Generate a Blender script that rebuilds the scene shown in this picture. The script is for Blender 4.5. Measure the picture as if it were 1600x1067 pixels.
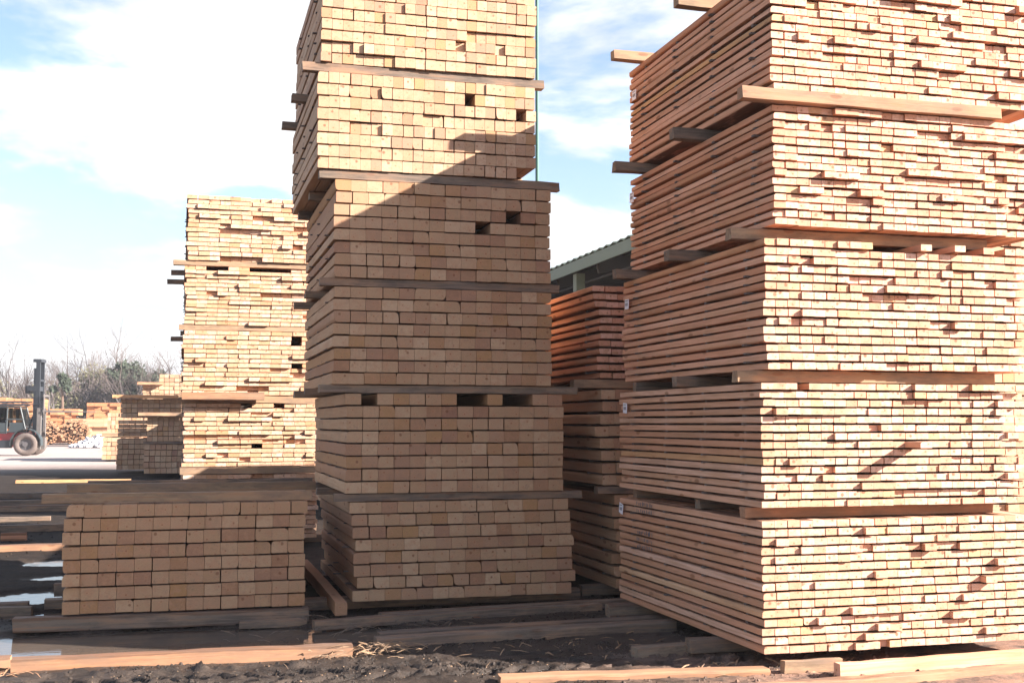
import bpy, bmesh, math, random
import numpy as np
from mathutils import Vector, Matrix, noise
random.seed(7)
R = math.radians
SC = bpy.context.scene
COL = SC.collection
for o in list(bpy.data.objects):
    bpy.data.objects.remove(o)

# ------------------------------------------------------------------ camera
CAM_H = 1.86
cam = bpy.data.cameras.new('camera')
cam.sensor_width = 36.0
cam.lens = 41.535
cam.clip_start = 0.05
cam.clip_end = 4000
camo = bpy.data.objects.new('camera', cam)
COL.objects.link(camo)
camo.location = (0, 0, CAM_H)
camo.rotation_euler = (R(90 + 3.98), 0, R(-15.6))
SC.camera = camo

# ------------------------------------------------------------------ sun and sky
SUNV = Vector((1.9, -1.0, 1.06)).normalized()
sun_el = math.asin(SUNV.z)
sun_az = math.atan2(SUNV.x, SUNV.y)
sl = bpy.data.lights.new('sun', 'SUN')
sl.energy = 5.0
sl.angle = R(0.55)
sl.color = (1.0, 0.935, 0.88)
so = bpy.data.objects.new('sun', sl)
COL.objects.link(so)
so.rotation_euler = SUNV.to_track_quat('Z', 'Y').to_euler()
so.location = (20, -10, 20)

world = bpy.data.worlds.new('World')
SC.world = world
world.use_nodes = True
SKY_STRENGTH = 0.075
EXPOSURE = 1.98


class NT:
    """small node-graph writer"""
    def __init__(s, tree):
        s.t = tree

    def n(s, typ, ins=None, **kw):
        nd = s.t.nodes.new(typ)
        for k, v in kw.items():
            setattr(nd, k, v)
        for k, v in (ins or {}).items():
            s.put(nd.inputs[k], v)
        return nd

    def put(s, sock, v):
        if hasattr(v, 'is_linked') or isinstance(v, bpy.types.NodeSocket):
            s.t.links.new(v, sock)
        elif isinstance(v, bpy.types.Node):
            s.t.links.new(v.outputs[0], sock)
        else:
            sock.default_value = v

    def m(s, op, a, b=0.0, c=None, clamp=False):
        nd = s.n('ShaderNodeMath', operation=op, use_clamp=clamp)
        s.put(nd.inputs[0], a)
        s.put(nd.inputs[1], b)
        if c is not None:
            s.put(nd.inputs[2], c)
        return nd.outputs[0]

    def v(s, op, a, b=(0, 0, 0)):
        nd = s.n('ShaderNodeVectorMath', operation=op)
        s.put(nd.inputs[0], a)
        s.put(nd.inputs[1], b)
        return nd.outputs['Value'] if op in ('LENGTH', 'DOT_PRODUCT') else nd.outputs[0]

    def mix(s, f, a, b, mode='MIX'):
        nd = s.n('ShaderNodeMix', data_type='RGBA', blend_type=mode)
        s.put(nd.inputs[0], f)
        s.put(nd.inputs[6], a)
        s.put(nd.inputs[7], b)
        return nd.outputs[2]

    def noise(s, vec, scale, detail=3, rough=0.5, dist=0.0):
        return s.n('ShaderNodeTexNoise', {'Vector': vec, 'Scale': scale, 'Detail': detail, 'Roughness': rough, 'Distortion': dist}).outputs[0]

    def step(s, x, a, b):
        nd = s.n('ShaderNodeMapRange', {0: x, 1: a, 2: b, 3: 0.0, 4: 1.0}, interpolation_type='SMOOTHSTEP')
        return nd.outputs[0]

    def ramp(s, x, stops):
        nd = s.n('ShaderNodeValToRGB')
        el = nd.color_ramp.elements
        while len(el) < len(stops):
            el.new(0.5)
        for e, (p, c) in zip(el, stops):
            e.position = p
            e.color = tuple(c) + (1,)
        s.put(nd.inputs[0], x)
        return nd.outputs[0]

    def xyz(s, v):
        nd = s.n('ShaderNodeSeparateXYZ', {0: v})
        return nd.outputs[0], nd.outputs[1], nd.outputs[2]

    def vec(s, x, y, z):
        return s.n('ShaderNodeCombineXYZ', {0: x, 1: y, 2: z}).outputs[0]


w = NT(world.node_tree)
bgn = world.node_tree.nodes['Background']
sky = w.n('ShaderNodeTexSky', sky_type='NISHITA', sun_disc=False)
sky.sun_elevation = sun_el
sky.sun_rotation = sun_az
sky.altitude = 50
sky.air_density = 1.0
sky.dust_density = 0.6
sky.ozone_density = 1.0
gen = w.n('ShaderNodeTexCoord').outputs['Generated']
dx, dy, dz = w.xyz(gen)
# cloud layer seen in perspective: the direction is projected on a curved ceiling
den = w.m('ADD', w.m('MAXIMUM', dz, 0.0), 0.22)
cx = w.m('DIVIDE', dx, den)
cy = w.m('DIVIDE', dy, den)
cvec = w.vec(w.m('ADD', cx, 5.2), w.m('ADD', cy, 2.9), w.m('MULTIPLY', dz, 3.0))
n1 = w.noise(cvec, 1.5, 10, 0.56, 0.2)
n2 = w.noise(w.v('ADD', cvec, (7.3, 2.1, 4.4)), 0.55, 3, 0.5)
low = w.step(dz, 0.36, 0.22)            # thicker cover towards the horizon
dens = w.m('ADD', w.m('ADD', n1, w.m('MULTIPLY', w.m('SUBTRACT', n2, 0.5), 0.35)), w.m('MULTIPLY', low, 0.12))
mask = w.step(dens, 0.515, 0.625)
shade = w.noise(w.v('MULTIPLY', cvec, (1.6, 1.6, 1.6)), 1.6, 4, 0.55)
ccol = w.mix(w.step(shade, 0.35, 0.62), (3.45, 3.5, 3.6, 1), (4.5, 4.5, 4.5, 1))
hazec = w.mix(w.m('MULTIPLY', w.step(dz, 0.25, 0.0), 0.7), sky.outputs[0], (2.6, 2.8, 3.1, 1))
skyb = w.mix(1.0, hazec, (0.95, 0.92, 0.95, 1), 'MULTIPLY')
w.put(bgn.inputs[0], w.mix(mask, skyb, ccol))
bgn.inputs[1].default_value = SKY_STRENGTH

SC.view_settings.view_transform = 'Standard'
SC.view_settings.look = 'None'
SC.view_settings.exposure = EXPOSURE
SC.view_settings.gamma = 1.0
SC.view_settings.use_curve_mapping = False
SC.render.engine = 'CYCLES'
SC.cycles.max_bounces = 8
SC.cycles.diffuse_bounces = 5
SC.cycles.glossy_bounces = 3
SC.cycles.transparent_max_bounces = 8
SC.cycles.sample_clamp_indirect = 6.0


# ------------------------------------------------------------------ materials
def new_mat(name):
    m = bpy.data.materials.new(name)
    m.use_nodes = True
    b = m.node_tree.nodes['Principled BSDF']
    return m, NT(m.node_tree), b


def simple(name, col, rough=0.6, metal=0.0, var=0.15, scale=6.0, bump=0.0, emit=None):
    m, t, b = new_mat(name)
    tc = t.n('ShaderNodeTexCoord').outputs['Object']
    nz = t.noise(tc, scale, 5, 0.6)
    f = t.m('ADD', 1.0 - var, t.m('MULTIPLY', nz, 2 * var))
    c = t.mix(1.0, tuple(col) + (1,), t.vec(f, f, f), 'MULTIPLY')
    t.put(b.inputs['Base Color'], c)
    b.inputs['Roughness'].default_value = rough
    b.inputs['Metallic'].default_value = metal
    if bump:
        bp = t.n('ShaderNodeBump', {'Height': nz, 'Distance': bump, 'Strength': 1.0})
        t.put(b.inputs['Normal'], bp)
    return m


def wood(name, tones, w_, t_, ring=0.5, stain=0.5, side_tint=(1, 1, 1), grey=0.0, bump=0.0015, islands=False, end_mul=1.0, grain=0.42):
    """sawn pine: end grain on the faces along local Y, long grain on the others;
       every piece draws its own pith, tone and knots from its random number"""
    m, t, b = new_mat(name)
    tc = t.n('ShaderNodeTexCoord')
    P = tc.outputs['Object']
    rnd = t.n('ShaderNodeObjectInfo').outputs['Random']
    if islands:
        rnd = t.m('FRACT', t.m('ADD', rnd, t.m('MULTIPLY', t.n('ShaderNodeNewGeometry').outputs['Random Per Island'], 7.31)))
    r2 = t.m('FRACT', t.m('MULTIPLY', rnd, 37.17))
    r3 = t.m('FRACT', t.m('MULTIPLY', rnd, 91.73))
    r4 = t.m('FRACT', t.m('MULTIPLY', rnd, 173.9))
    sv = t.vec(t.m('MULTIPLY', r2, 50), t.m('MULTIPLY', r3, 70), t.m('MULTIPLY', r4, 90))
    _, ny, _ = t.xyz(tc.outputs['Normal'])
    endm = t.step(t.m('ABSOLUTE', ny), 0.6, 0.75)
    x, y, z = t.xyz(P)
    q = t.v('ADD', P, sv)
    if islands:
        ex = t.m('MULTIPLY', t.m('SUBTRACT', t.m('FRACT', t.m('ADD', t.m('DIVIDE', x, w_), 50.0)), r3), w_)
        ez = t.m('MULTIPLY', t.m('SUBTRACT', t.m('FRACT', t.m('ADD', t.m('DIVIDE', z, t_), 50.0)), r4), t_)
    else:
        ex = t.m('SUBTRACT', x, t.m('MULTIPLY', t.m('SUBTRACT', r3, 0.5), w_ * 0.75))
        ez = t.m('SUBTRACT', z, t.m('MULTIPLY', t.m('SUBTRACT', r4, 0.5), t_ * 1.0))
    wob = t.m('MULTIPLY', t.m('SUBTRACT', t.noise(q, 22, 2, 0.5), 0.5), 0.022)
    dist = t.m('ADD', t.v('LENGTH', t.vec(ex, 0.0, ez)), wob)
    rings = t.m('SINE', t.m('MULTIPLY', dist, 900.0))
    ringf = t.m('MULTIPLY', t.m('ADD', t.m('MULTIPLY', rings, 0.5), 0.5), t.m('MULTIPLY', t.m('GREATER_THAN', r2, 0.35), ring * 0.34))
    base = t.ramp(rnd, tones)
    fine = t.noise(t.v('MULTIPLY', q, (60, 60, 260)), 1.0, 3, 0.6)
    cloud = t.noise(q, 14, 4, 0.6)
    ec = t.mix(ringf, base, (0.42, 0.22, 0.10, 1))
    ec = t.mix(t.m('MULTIPLY', t.step(cloud, 0.44, 0.66), stain * 0.85), ec, (0.47, 0.245, 0.135, 1))
    ec = t.mix(t.m('MULTIPLY', t.step(dist, 0.026, 0.004), 0.30), ec, (0.52, 0.25, 0.13, 1))
    ec = t.mix(t.m('MULTIPLY', t.step(dist, 0.0075, 0.0035), 0.65), ec, (0.26, 0.10, 0.05, 1))
    # a knot cut through the end of some pieces
    kn = t.v('LENGTH', t.vec(t.m('SUBTRACT', ex, t.m('MULTIPLY', t.m('SUBTRACT', r2, 0.5), w_)), 0.0, t.m('ADD', ez, t.m('MULTIPLY', r3, t_ * 0.4))))
    kf = t.m('MULTIPLY', t.step(t.m('ADD', kn, wob), 0.018, 0.008), t.m('GREATER_THAN', r4, 0.84))
    ec = t.mix(t.m('MULTIPLY', kf, 0.75), ec, (0.22, 0.09, 0.045, 1))
    dirt = t.noise(t.v('ADD', q, (9, 9, 9)), 30, 6, 0.7)
    ec = t.mix(t.m('MULTIPLY', t.step(dirt, 0.50, 0.68), t.m('MULTIPLY', r2, 0.55)), ec, (0.27, 0.17, 0.11, 1))
    # check cracks running out from the pith
    ang = t.m('ARCTAN2', ez, ex)
    ck = t.m('ABSOLUTE', t.m('SINE', t.m('ADD', t.m('MULTIPLY', ang, 1.5), t.m('ADD', t.m('MULTIPLY', r4, 20), t.m('MULTIPLY', cloud, 1.2)))))
    ckf = t.m('MULTIPLY', t.m('MULTIPLY', t.step(ck, 0.045, 0.015), t.step(dist, 0.055, 0.03)), t.m('GREATER_THAN', r3, 0.6))
    ec = t.mix(t.m('MULTIPLY', ckf, 0.7), ec, (0.16, 0.08, 0.045, 1))
    fg = t.m('ADD', 0.76, t.m('MULTIPLY', fine, 0.48))
    ec = t.mix(1.0, ec, t.vec(t.m('MULTIPLY', fg, end_mul), t.m('MULTIPLY', fg, end_mul), t.m('MULTIPLY', fg, end_mul)), 'MULTIPLY')
    # long faces
    qs = t.v('MULTIPLY', q, (45, 1.6, 45))
    g1 = t.noise(qs, 1.0, 5, 0.6, 0.4)
    g2 = t.noise(t.v('MULTIPLY', q, (3, 0.9, 3)), 1.0, 3, 0.5)
    scol = t.mix(t.m('MULTIPLY', t.step(g1, 0.42, 0.66), grain), base, (0.36, 0.17, 0.08, 1))
    scol = t.mix(t.m('MULTIPLY', t.step(g2, 0.46, 0.68), 0.45), scol, (0.48, 0.26, 0.14, 1))
    vor = t.n('ShaderNodeTexVoronoi', {'Vector': t.v('MULTIPLY', q, (7, 2.4, 7)), 'Scale': 1.0, 'Randomness': 1.0}).outputs['Distance']
    knot = t.step(vor, 0.16, 0.09)
    scol = t.mix(t.m('MULTIPLY', knot, 0.7), scol, (0.25, 0.105, 0.05, 1))
    if not islands:
        ed = t.m('DIVIDE', t.m('ABSOLUTE', z), t_ * 0.5)
        bn = t.noise(t.v('MULTIPLY', q, (3, 1.1, 14)), 1.0, 4, 0.6)
        bark = t.m('MULTIPLY', t.step(t.m('ADD', ed, t.m('MULTIPLY', bn, 1.6)), 1.72, 1.86), t.m('GREATER_THAN', r3, 0.55))
        scol = t.mix(t.m('MULTIPLY', bark, 0.8), scol, (0.17, 0.085, 0.05, 1))
        weath = t.noise(t.v('MULTIPLY', q, (2, 0.7, 2)), 1.0, 4, 0.6)
        scol = t.mix(t.m('MULTIPLY', t.step(weath, 0.5, 0.7), 0.35), scol, (0.24, 0.175, 0.125, 1))
    scol = t.mix(1.0, scol, tuple(side_tint) + (1,), 'MULTIPLY')
    c = t.mix(endm, scol, ec)
    if grey:
        gn = t.noise(t.v('MULTIPLY', q, (9, 2.2, 9)), 1.0, 7, 0.7)
        c = t.mix(t.m('MULTIPLY', t.step(gn, 0.38, 0.62), grey), c, t.mix(t.step(g1, 0.4, 0.65), (0.06, 0.048, 0.04, 1), (0.17, 0.145, 0.125, 1)))
    t.put(b.inputs['Base Color'], c)
    b.inputs['Roughness'].default_value = 0.78
    b.inputs['Specular IOR Level'].default_value = 0.25
    if bump:
        hgt = t.n('ShaderNodeMix', {0: endm, 2: g1, 3: t.m('ADD', fine, t.m('MULTIPLY', cloud, 0.8))})
        bp = t.n('ShaderNodeBump', {'Height': hgt.outputs[0], 'Distance': bump, 'Strength': 0.8})
        t.put(b.inputs['Normal'], bp)
    return m


T_PINE = [(0.0, (0.540, 0.346, 0.214)), (0.3, (0.470, 0.292, 0.173)), (0.5, (0.610, 0.414, 0.267)), (0.68, (0.480, 0.292, 0.183)), (0.84, (0.410, 0.228, 0.146)), (0.93, (0.480, 0.272, 0.126)), (1.0, (0.360, 0.190, 0.126))]
T_RED = [(0.0, (0.694, 0.384, 0.259)), (0.35, (0.734, 0.446, 0.328)), (0.6, (0.653, 0.341, 0.224)), (0.94, (0.571, 0.278, 0.172)), (0.98, (0.673, 0.403, 0.196)), (1.0, (0.734, 0.461, 0.333))]
T_GOLD = [(0.0, (0.700, 0.441, 0.299)), (0.35, (0.600, 0.339, 0.196)), (0.6, (0.740, 0.504, 0.368)), (0.85, (0.550, 0.281, 0.138)), (1.0, (0.720, 0.466, 0.310))]
T_OLD = [(0.0, (0.24, 0.18, 0.13)), (0.5, (0.17, 0.13, 0.10)), (1.0, (0.29, 0.215, 0.15))]
T_BROWN = [(0.0, (0.40, 0.26, 0.15)), (0.5, (0.34, 0.22, 0.13)), (1.0, (0.46, 0.30, 0.18))]
T_RUST = [(0.0, (0.46, 0.20, 0.09)), (0.5, (0.40, 0.16, 0.07)), (1.0, (0.52, 0.26, 0.12))]
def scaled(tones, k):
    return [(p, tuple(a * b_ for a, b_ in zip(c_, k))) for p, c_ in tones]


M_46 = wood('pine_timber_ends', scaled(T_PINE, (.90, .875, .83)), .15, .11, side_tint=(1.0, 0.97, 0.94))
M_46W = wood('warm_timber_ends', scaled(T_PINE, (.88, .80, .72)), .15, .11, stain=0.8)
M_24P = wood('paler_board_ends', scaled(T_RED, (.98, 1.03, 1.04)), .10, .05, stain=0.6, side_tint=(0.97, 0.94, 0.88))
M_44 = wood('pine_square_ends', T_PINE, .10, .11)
M_24 = wood('pine_board_ends', T_RED, .10, .05, stain=0.6, side_tint=(1.0, 0.92, 0.83))  # side tint puts the orange of reflected light into the long faces
M_GOLD = wood('pine_golden', T_GOLD, .16, .055, stain=0.6)
M_OLD = wood('weathered_timber', T_OLD, .10, .09, grey=0.6, bump=0.006, grain=0.5)
M_BEAR = wood('used_timber', T_BROWN, .10, .09, grey=0.5, bump=0.004, grain=0.6)
M_ORANGE = wood('fresh_sawn_timber', [(0, (0.40, 0.20, 0.11)), (1, (0.44, 0.25, 0.145))], .10, .09, grey=0.35, bump=0.004, grain=0.85)
M_FAR = wood('distant_timber', T_PINE, .2, .19, islands=True, end_mul=1.0)
M_FARRED = wood('distant_red_timber', T_RUST, .2, .1, islands=True)
M_STICK = simple('spacer_lath', (0.13, 0.105, 0.09), 0.85, var=0.3)
M_TAG = simple('tag_card', (0.80, 0.78, 0.82), 0.5, var=0.03)
M_INK = simple('tag_ink', (0.06, 0.05, 0.08), 0.6)
M_STENCIL = simple('stencil_ink', (0.16, 0.14, 0.15), 0.8, var=0.5, scale=60)


# ------------------------------------------------------------------ object helpers
def link(o, parent=None):
    COL.objects.link(o)
    if parent is not None:
        o.parent = parent
    return o


def tag(o, label=None, cat=None, group=None, kind=None):
    if label:
        o['label'] = label
    if cat:
        o['category'] = cat
    if group:
        o['group'] = group
    if kind:
        o['kind'] = kind
    return o


def thing(name, label, cat, loc=(0, 0, 0), rz=0.0, group=None):
    o = bpy.data.objects.new(name, None)
    o.empty_display_size = 0.2
    link(o)
    o.location = loc
    o.rotation_euler = (0, 0, rz)
    return tag(o, label, cat, group)


def mesh_obj(name, verts, faces, mat, parent=None, smooth=False):
    me = bpy.data.meshes.new(name)
    me.from_pydata([tuple(v) for v in verts], [], faces)
    me.update()
    if smooth:
        me.polygons.foreach_set('use_smooth', [True] * len(me.polygons))
    mats = mat if isinstance(mat, (list, tuple)) else [mat]
    for mm in mats:
        me.materials.append(mm)
    return link(bpy.data.objects.new(name, me), parent)


class MB:
    """collects boxes, tubes and prisms for one mesh"""
    def __init__(s):
        s.v = []
        s.f = []

    def add(s, vs, fs):
        k = len(s.v)
        s.v += [tuple(p) for p in vs]
        s.f += [tuple(i + k for i in f) for f in fs]
        return s

    def box(s, c, d, rz=0.0, ry=0.0, rx=0.0):
        hx, hy, hz = d[0] / 2, d[1] / 2, d[2] / 2
        M = Matrix.Rotation(rz, 3, 'Z') @ Matrix.Rotation(ry, 3, 'Y') @ Matrix.Rotation(rx, 3, 'X')
        vs = [Vector(c) + M @ Vector((a * hx, b_ * hy, e * hz)) for a in (-1, 1) for b_ in (-1, 1) for e in (-1, 1)]
        return s.add(vs, [(0, 1, 3, 2), (4, 6, 7, 5), (0, 4, 5, 1), (2, 3, 7, 6), (0, 2, 6, 4), (1, 5, 7, 3)])

    def tube(s, pts, rad, n=8, cap=True):
        pts = [Vector(p) for p in pts]
        if not isinstance(rad, (list, tuple)):
            rad = [rad] * len(pts)
        base = len(s.v)
        for i, p in enumerate(pts):
            d = (pts[min(i + 1, len(pts) - 1)] - pts[max(i - 1, 0)]).normalized()
            a = d.orthogonal().normalized() if i == 0 else (a - a.dot(d) * d).normalized()
            b_ = d.cross(a)
            for k in range(n):
                an = 2 * math.pi * k / n
                s.v.append(tuple(p + (a * math.cos(an) + b_ * math.sin(an)) * rad[i]))
        for i in range(len(pts) - 1):
            for k in range(n):
                a0 = base + i * n + k
                a1 = base + i * n + (k + 1) % n
                s.f.append((a0, a1, a1 + n, a0 + n))
        if cap:
            s.f.append(tuple(base + k for k in reversed(range(n))))
            s.f.append(tuple(base + (len(pts) - 1) * n + k for k in range(n)))
        return s

    def prism(s, prof, y0, y1, axis='Y'):
        """prof: list of (x, z); extruded along Y"""
        n = len(prof)
        vs = [(x, y0, z) for x, z in prof] + [(x, y1, z) for x, z in prof]
        fs = [tuple(range(n)), tuple(range(2 * n - 1, n - 1, -1))]
        fs += [(i, i + n, (i + 1) % n + n, (i + 1) % n) for i in range(n)]
        return s.add(vs, fs)

    def build(s, name, mat, parent=None, smooth=False):
        return mesh_obj(name, s.v, s.f, mat, parent, smooth)


def board_profile(w_, t_, kind, rnd):
    """cross-section of a sawn piece with softened arrises and, on some, a waney corner"""
    c = min(w_, t_) * 0.035
    hw, ht = w_ / 2, t_ / 2
    corners = [(-1, -1), (1, -1), (1, 1), (-1, 1)]
    pts = []
    for i, (sx, sz) in enumerate(corners):
        if kind == i + 1:                       # wane: bark-side rounding of this corner
            ax, az = w_ * rnd.uniform(0.09, 0.24), t_ * rnd.uniform(0.18, 0.62)
            seq = [(sx * (hw - ax * (1 - math.sin(u))), sz * (ht - az * (1 - math.cos(u)))) for u in (0.0, 0.55, 1.05, math.pi / 2)]
            seq = [(sx * (hw - ax + ax * math.sin(u)), sz * (ht - az + az * math.cos(u))) for u in (0.0, 0.55, 1.05, math.pi / 2)]
            if sx * sz < 0:
                seq = seq if i in (1, 3) and False else seq[::1]
            # order so that the outline keeps running counter-clockwise
            if i in (0, 2):
                seq = seq[::-1]
            if i in (0, 2):
                seq = seq[::-1]
            pts.append((i, seq))
        else:
            pts.append((i, [(sx * (hw - c), sz * ht), (sx * hw, sz * (ht - c))]))
    out = []
    for i, seq in pts:
        # corner i: the outline comes along x on the bottom (i=0,1 from -x to +x), so choose the order by geometry
        if i == 0:
            seq = sorted(seq, key=lambda p: (-p[1], p[0]))
        elif i == 1:
            seq = sorted(seq, key=lambda p: (p[0], p[1]))
        elif i == 2:
            seq = sorted(seq, key=lambda p: (p[1], -p[0]))
        else:
            seq = sorted(seq, key=lambda p: (-p[0], -p[1]))
        out += seq
    return out


BOARD_CACHE = {}


def board_meshes(w_, t_, L, mat):
    key = (round(w_, 4), round(t_, 4), round(L, 3), mat.name)
    if key in BOARD_CACHE:
        return BOARD_CACHE[key]
    rnd = random.Random(str(key))
    out = []
    for kind in (0, 0, 1, 2, 3, 4):
        mb = MB()
        mb.prism(board_profile(w_, t_, kind, rnd), 0.0, L)
        me = bpy.data.meshes.new('board')
        me.from_pydata(mb.v, [], mb.f)
        me.update()
        me.materials.append(mat)
        out.append(me)
    for kind in range(6):                   # gently bowed ones for the visible outer column
        prof = board_profile(w_, t_, (0, 0, 4, 1, 0, 4)[kind], rnd)
        n = len(prof)
        a1, a2, p1, p2 = rnd.uniform(-.004, .004), rnd.uniform(-.006, .004), rnd.uniform(0, 6), rnd.uniform(0, 6)
        vs, fs = [], []
        K = 6
        for i in range(K + 1):
            u = i / K
            oz = a1 * math.sin(3.1 * u + p1) + rnd.uniform(-.0012, .0012)
            ox = a2 * math.sin(math.pi * u) + rnd.uniform(-.0015, .0015)
            kz = 1 + rnd.uniform(-.05, .015)
            vs += [(x + ox, L * u, z * kz + oz) for x, z in prof]
        for i in range(K):
            fs += [(i * n + j, (i + 1) * n + j, (i + 1) * n + (j + 1) % n, i * n + (j + 1) % n) for j in range(n)]
        fs += [tuple(range(n)), tuple(K * n + k for k in reversed(range(n)))]
        me = bpy.data.meshes.new('board')
        me.from_pydata(vs, [], fs)
        me.update()
        me.materials.append(mat)
        out.append(me)
    BOARD_CACHE[key] = out
    return out


def bundle(label, X0, X1, Z0, Z1, Yf, L, nrow, ncol, mat, gap=0.01, rag=0.004, wane=0.14, seed=1, recess=0.05,
           prot=0.0, skip=(), special=None, stick_y=(0.35, 1.1, 1.9, 2.6), group='bundles of sawn lumber in the tall stacks',
           jit=0.012, stick_out=0.02, rowshift=None, dull_ends=0.0, tilt=0.0):
    """a strapped-off bundle of lumber, one object per board, boards running along Y"""
    rnd = random.Random(seed)
    root = thing('lumber_bundle', label, 'lumber bundle', ((X0 + X1) / 2, Yf, Z0), R(tilt), group)
    pz = (Z1 - Z0) / nrow
    th = pz - gap
    px = (X1 - X0) / ncol
    bw = px - 0.0015
    ms = board_meshes(bw, th, L, mat)
    W = X1 - X0
    for r in range(nrow):
        sh = rnd.uniform(-jit, jit) + (rowshift or {}).get(r, 0.0)
        off = 0.0
        slack = [0.0] * ncol
        # a few open joints in the row, taken from a little narrower boards
        tot = 0.0
        for c in range(ncol):
            if rnd.random() < 0.16:
                slack[c] = rnd.uniform(0.002, 0.012)
        xs = -W / 2 + sh
        sc = 1.0 - sum(slack) / W
        for c in range(ncol):
            wsc = sc
            xs += slack[c]
            xc = xs + px * wsc / 2
            xs += px * wsc
            if (r, c) in skip:
                continue
            if rnd.random() < 0.33:
                u = rnd.random()
                off = rnd.uniform(-rag, rag) if u < 0.56 else (-prot * rnd.random() if u < 0.80 else recess * rnd.random() ** 1.5)
            else:
                off = off * 0.9 + rnd.uniform(-rag, rag) * 0.3
            yo = off
            if special and (r, c) in special:
                yo = special[(r, c)]
            me = ms[rnd.choice((2, 3, 4, 5))] if rnd.random() < wane else ms[rnd.choice((0, 1))]
            if c == 0:
                me = ms[6 + rnd.randrange(6)]
            o = bpy.data.objects.new('board', me)
            COL.objects.link(o)
            o.parent = root
            dz_ = rnd.uniform(-0.0022, 0.0022)
            o.location = (xc, yo, r * pz + gap * 0.5 + th / 2 + dz_)
            o.rotation_euler = (rnd.uniform(-0.0006, 0.0006), rnd.uniform(-0.006, 0.006) * (0.1 / bw), rnd.uniform(-0.0012, 0.0012))
            o.scale = (wsc * rnd.uniform(0.985, 1.0), 1.0, rnd.uniform(0.965, 1.0))
    mb = MB()
    for r in range(1, nrow):
        for y in stick_y:
            if y > L:
                continue
            lx = rnd.uniform(-0.01, stick_out + 0.02)
            mb.box((-lx / 2, y + rnd.uniform(-.02, .02), r * pz), (W - 0.02 + lx, 0.04, gap - 0.001))
    st = mb.build('spacer_sticks', M_STICK, root)
    st['kind'] = 'stuff'
    return root


def bearer(name, label, p0, length, w_=0.09, h_=0.09, mat=None, rz=-90.0, rx=0.0, cat='timber', group=None, wane=0, seed=0, name_='bearer_timber'):
    """squared timber lying with its long axis from p0; local Y is the long axis; rz=-90 runs it along +X"""
    rnd = random.Random(seed * 13 + 5)
    prof = board_profile(w_, h_, wane, rnd)
    n = len(prof)
    segs = max(3, int(length / 0.22))
    vs = []
    fs = []
    bend = rnd.uniform(-0.012, 0.012) * length / 3
    for i in range(segs + 1):
        u = i / segs
        y = u * length
        k = 1 + rnd.uniform(-0.03, 0.03)
        ox = bend * math.sin(math.pi * u) + rnd.uniform(-.002, .002)
        oz = rnd.uniform(-.002, .002)
        ez = 0.0
        for (x, z) in prof:
            ye = y + (rnd.uniform(-0.006, 0.006) if i in (0, segs) else 0)
            vs.append((x * k + ox + rnd.uniform(-.003, .003), ye, z * k + oz + rnd.uniform(-.003, .003)))
    for i in range(segs):
        for j in range(n):
            a = i * n + j
            b_ = i * n + (j + 1) % n
            fs.append((a, a + n, b_ + n, b_))
    fs.append(tuple(range(n)))
    fs.append(tuple(segs * n + k for k in reversed(range(n))))
    o = mesh_obj(name_, vs, fs, mat or M_BEAR)
    o.location = p0
    o.rotation_euler = (R(rx), 0, R(rz))
    tag(o, label, cat, group)
    return o


# ================================================================== GROUND
def gline(segs):
    out = []
    for a, b_, s in segs:
        n = max(1, int(round((b_ - a) / s)))
        out += [a + (b_ - a) * i / n for i in range(n)]
    out.append(segs[-1][1])
    return out


gx = gline([(-600, -300, 100), (-300, -60, 24), (-60, -20, 4), (-20, -7, 0.7), (-7, -3, 0.1), (-3, -2.0, 0.05), (-2.0, 5.4, 0.026), (5.4, 7.2, 0.06), (7.2, 20, 0.7), (20, 80, 5), (80, 400, 32), (400, 600, 100)])
gy = gline([(-300, -60, 60), (-60, -6, 6), (-6, 6.6, 0.7), (6.6, 7.6, 0.1), (7.6, 10.6, 0.026), (10.6, 13, 0.05), (13, 20, 0.09), (20, 50, 0.6), (50, 130, 3), (130, 400, 20), (400, 900, 100)])


def sstep(a, b_, x):
    t = min(1, max(0, (x - a) / (b_ - a)))
    return t * t * (3 - 2 * t)


def ell(x, y, cx_, cy_, rx_, ry_):
    return math.sqrt(((x - cx_) / rx_) ** 2 + ((y - cy_) / ry_) ** 2)


WATER_Z = -0.035
POOLS = [(-0.6, 10.72, 2.8, 0.80, .10), (1.25, 10.75, 0.85, 0.50, .09), (-3.3, 10.8, 1.8, 0.8, .10), (-1.2, 12.55, 0.6, 0.35, .09), (-1.2, 14.0, .8, .55, .09),
         (-1.0, 15.7, .9, .45, .09), (-1.4, 17.3, .75, .5, .09), (2.6, 9.35, 0.45, 0.06, .045)]


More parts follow.
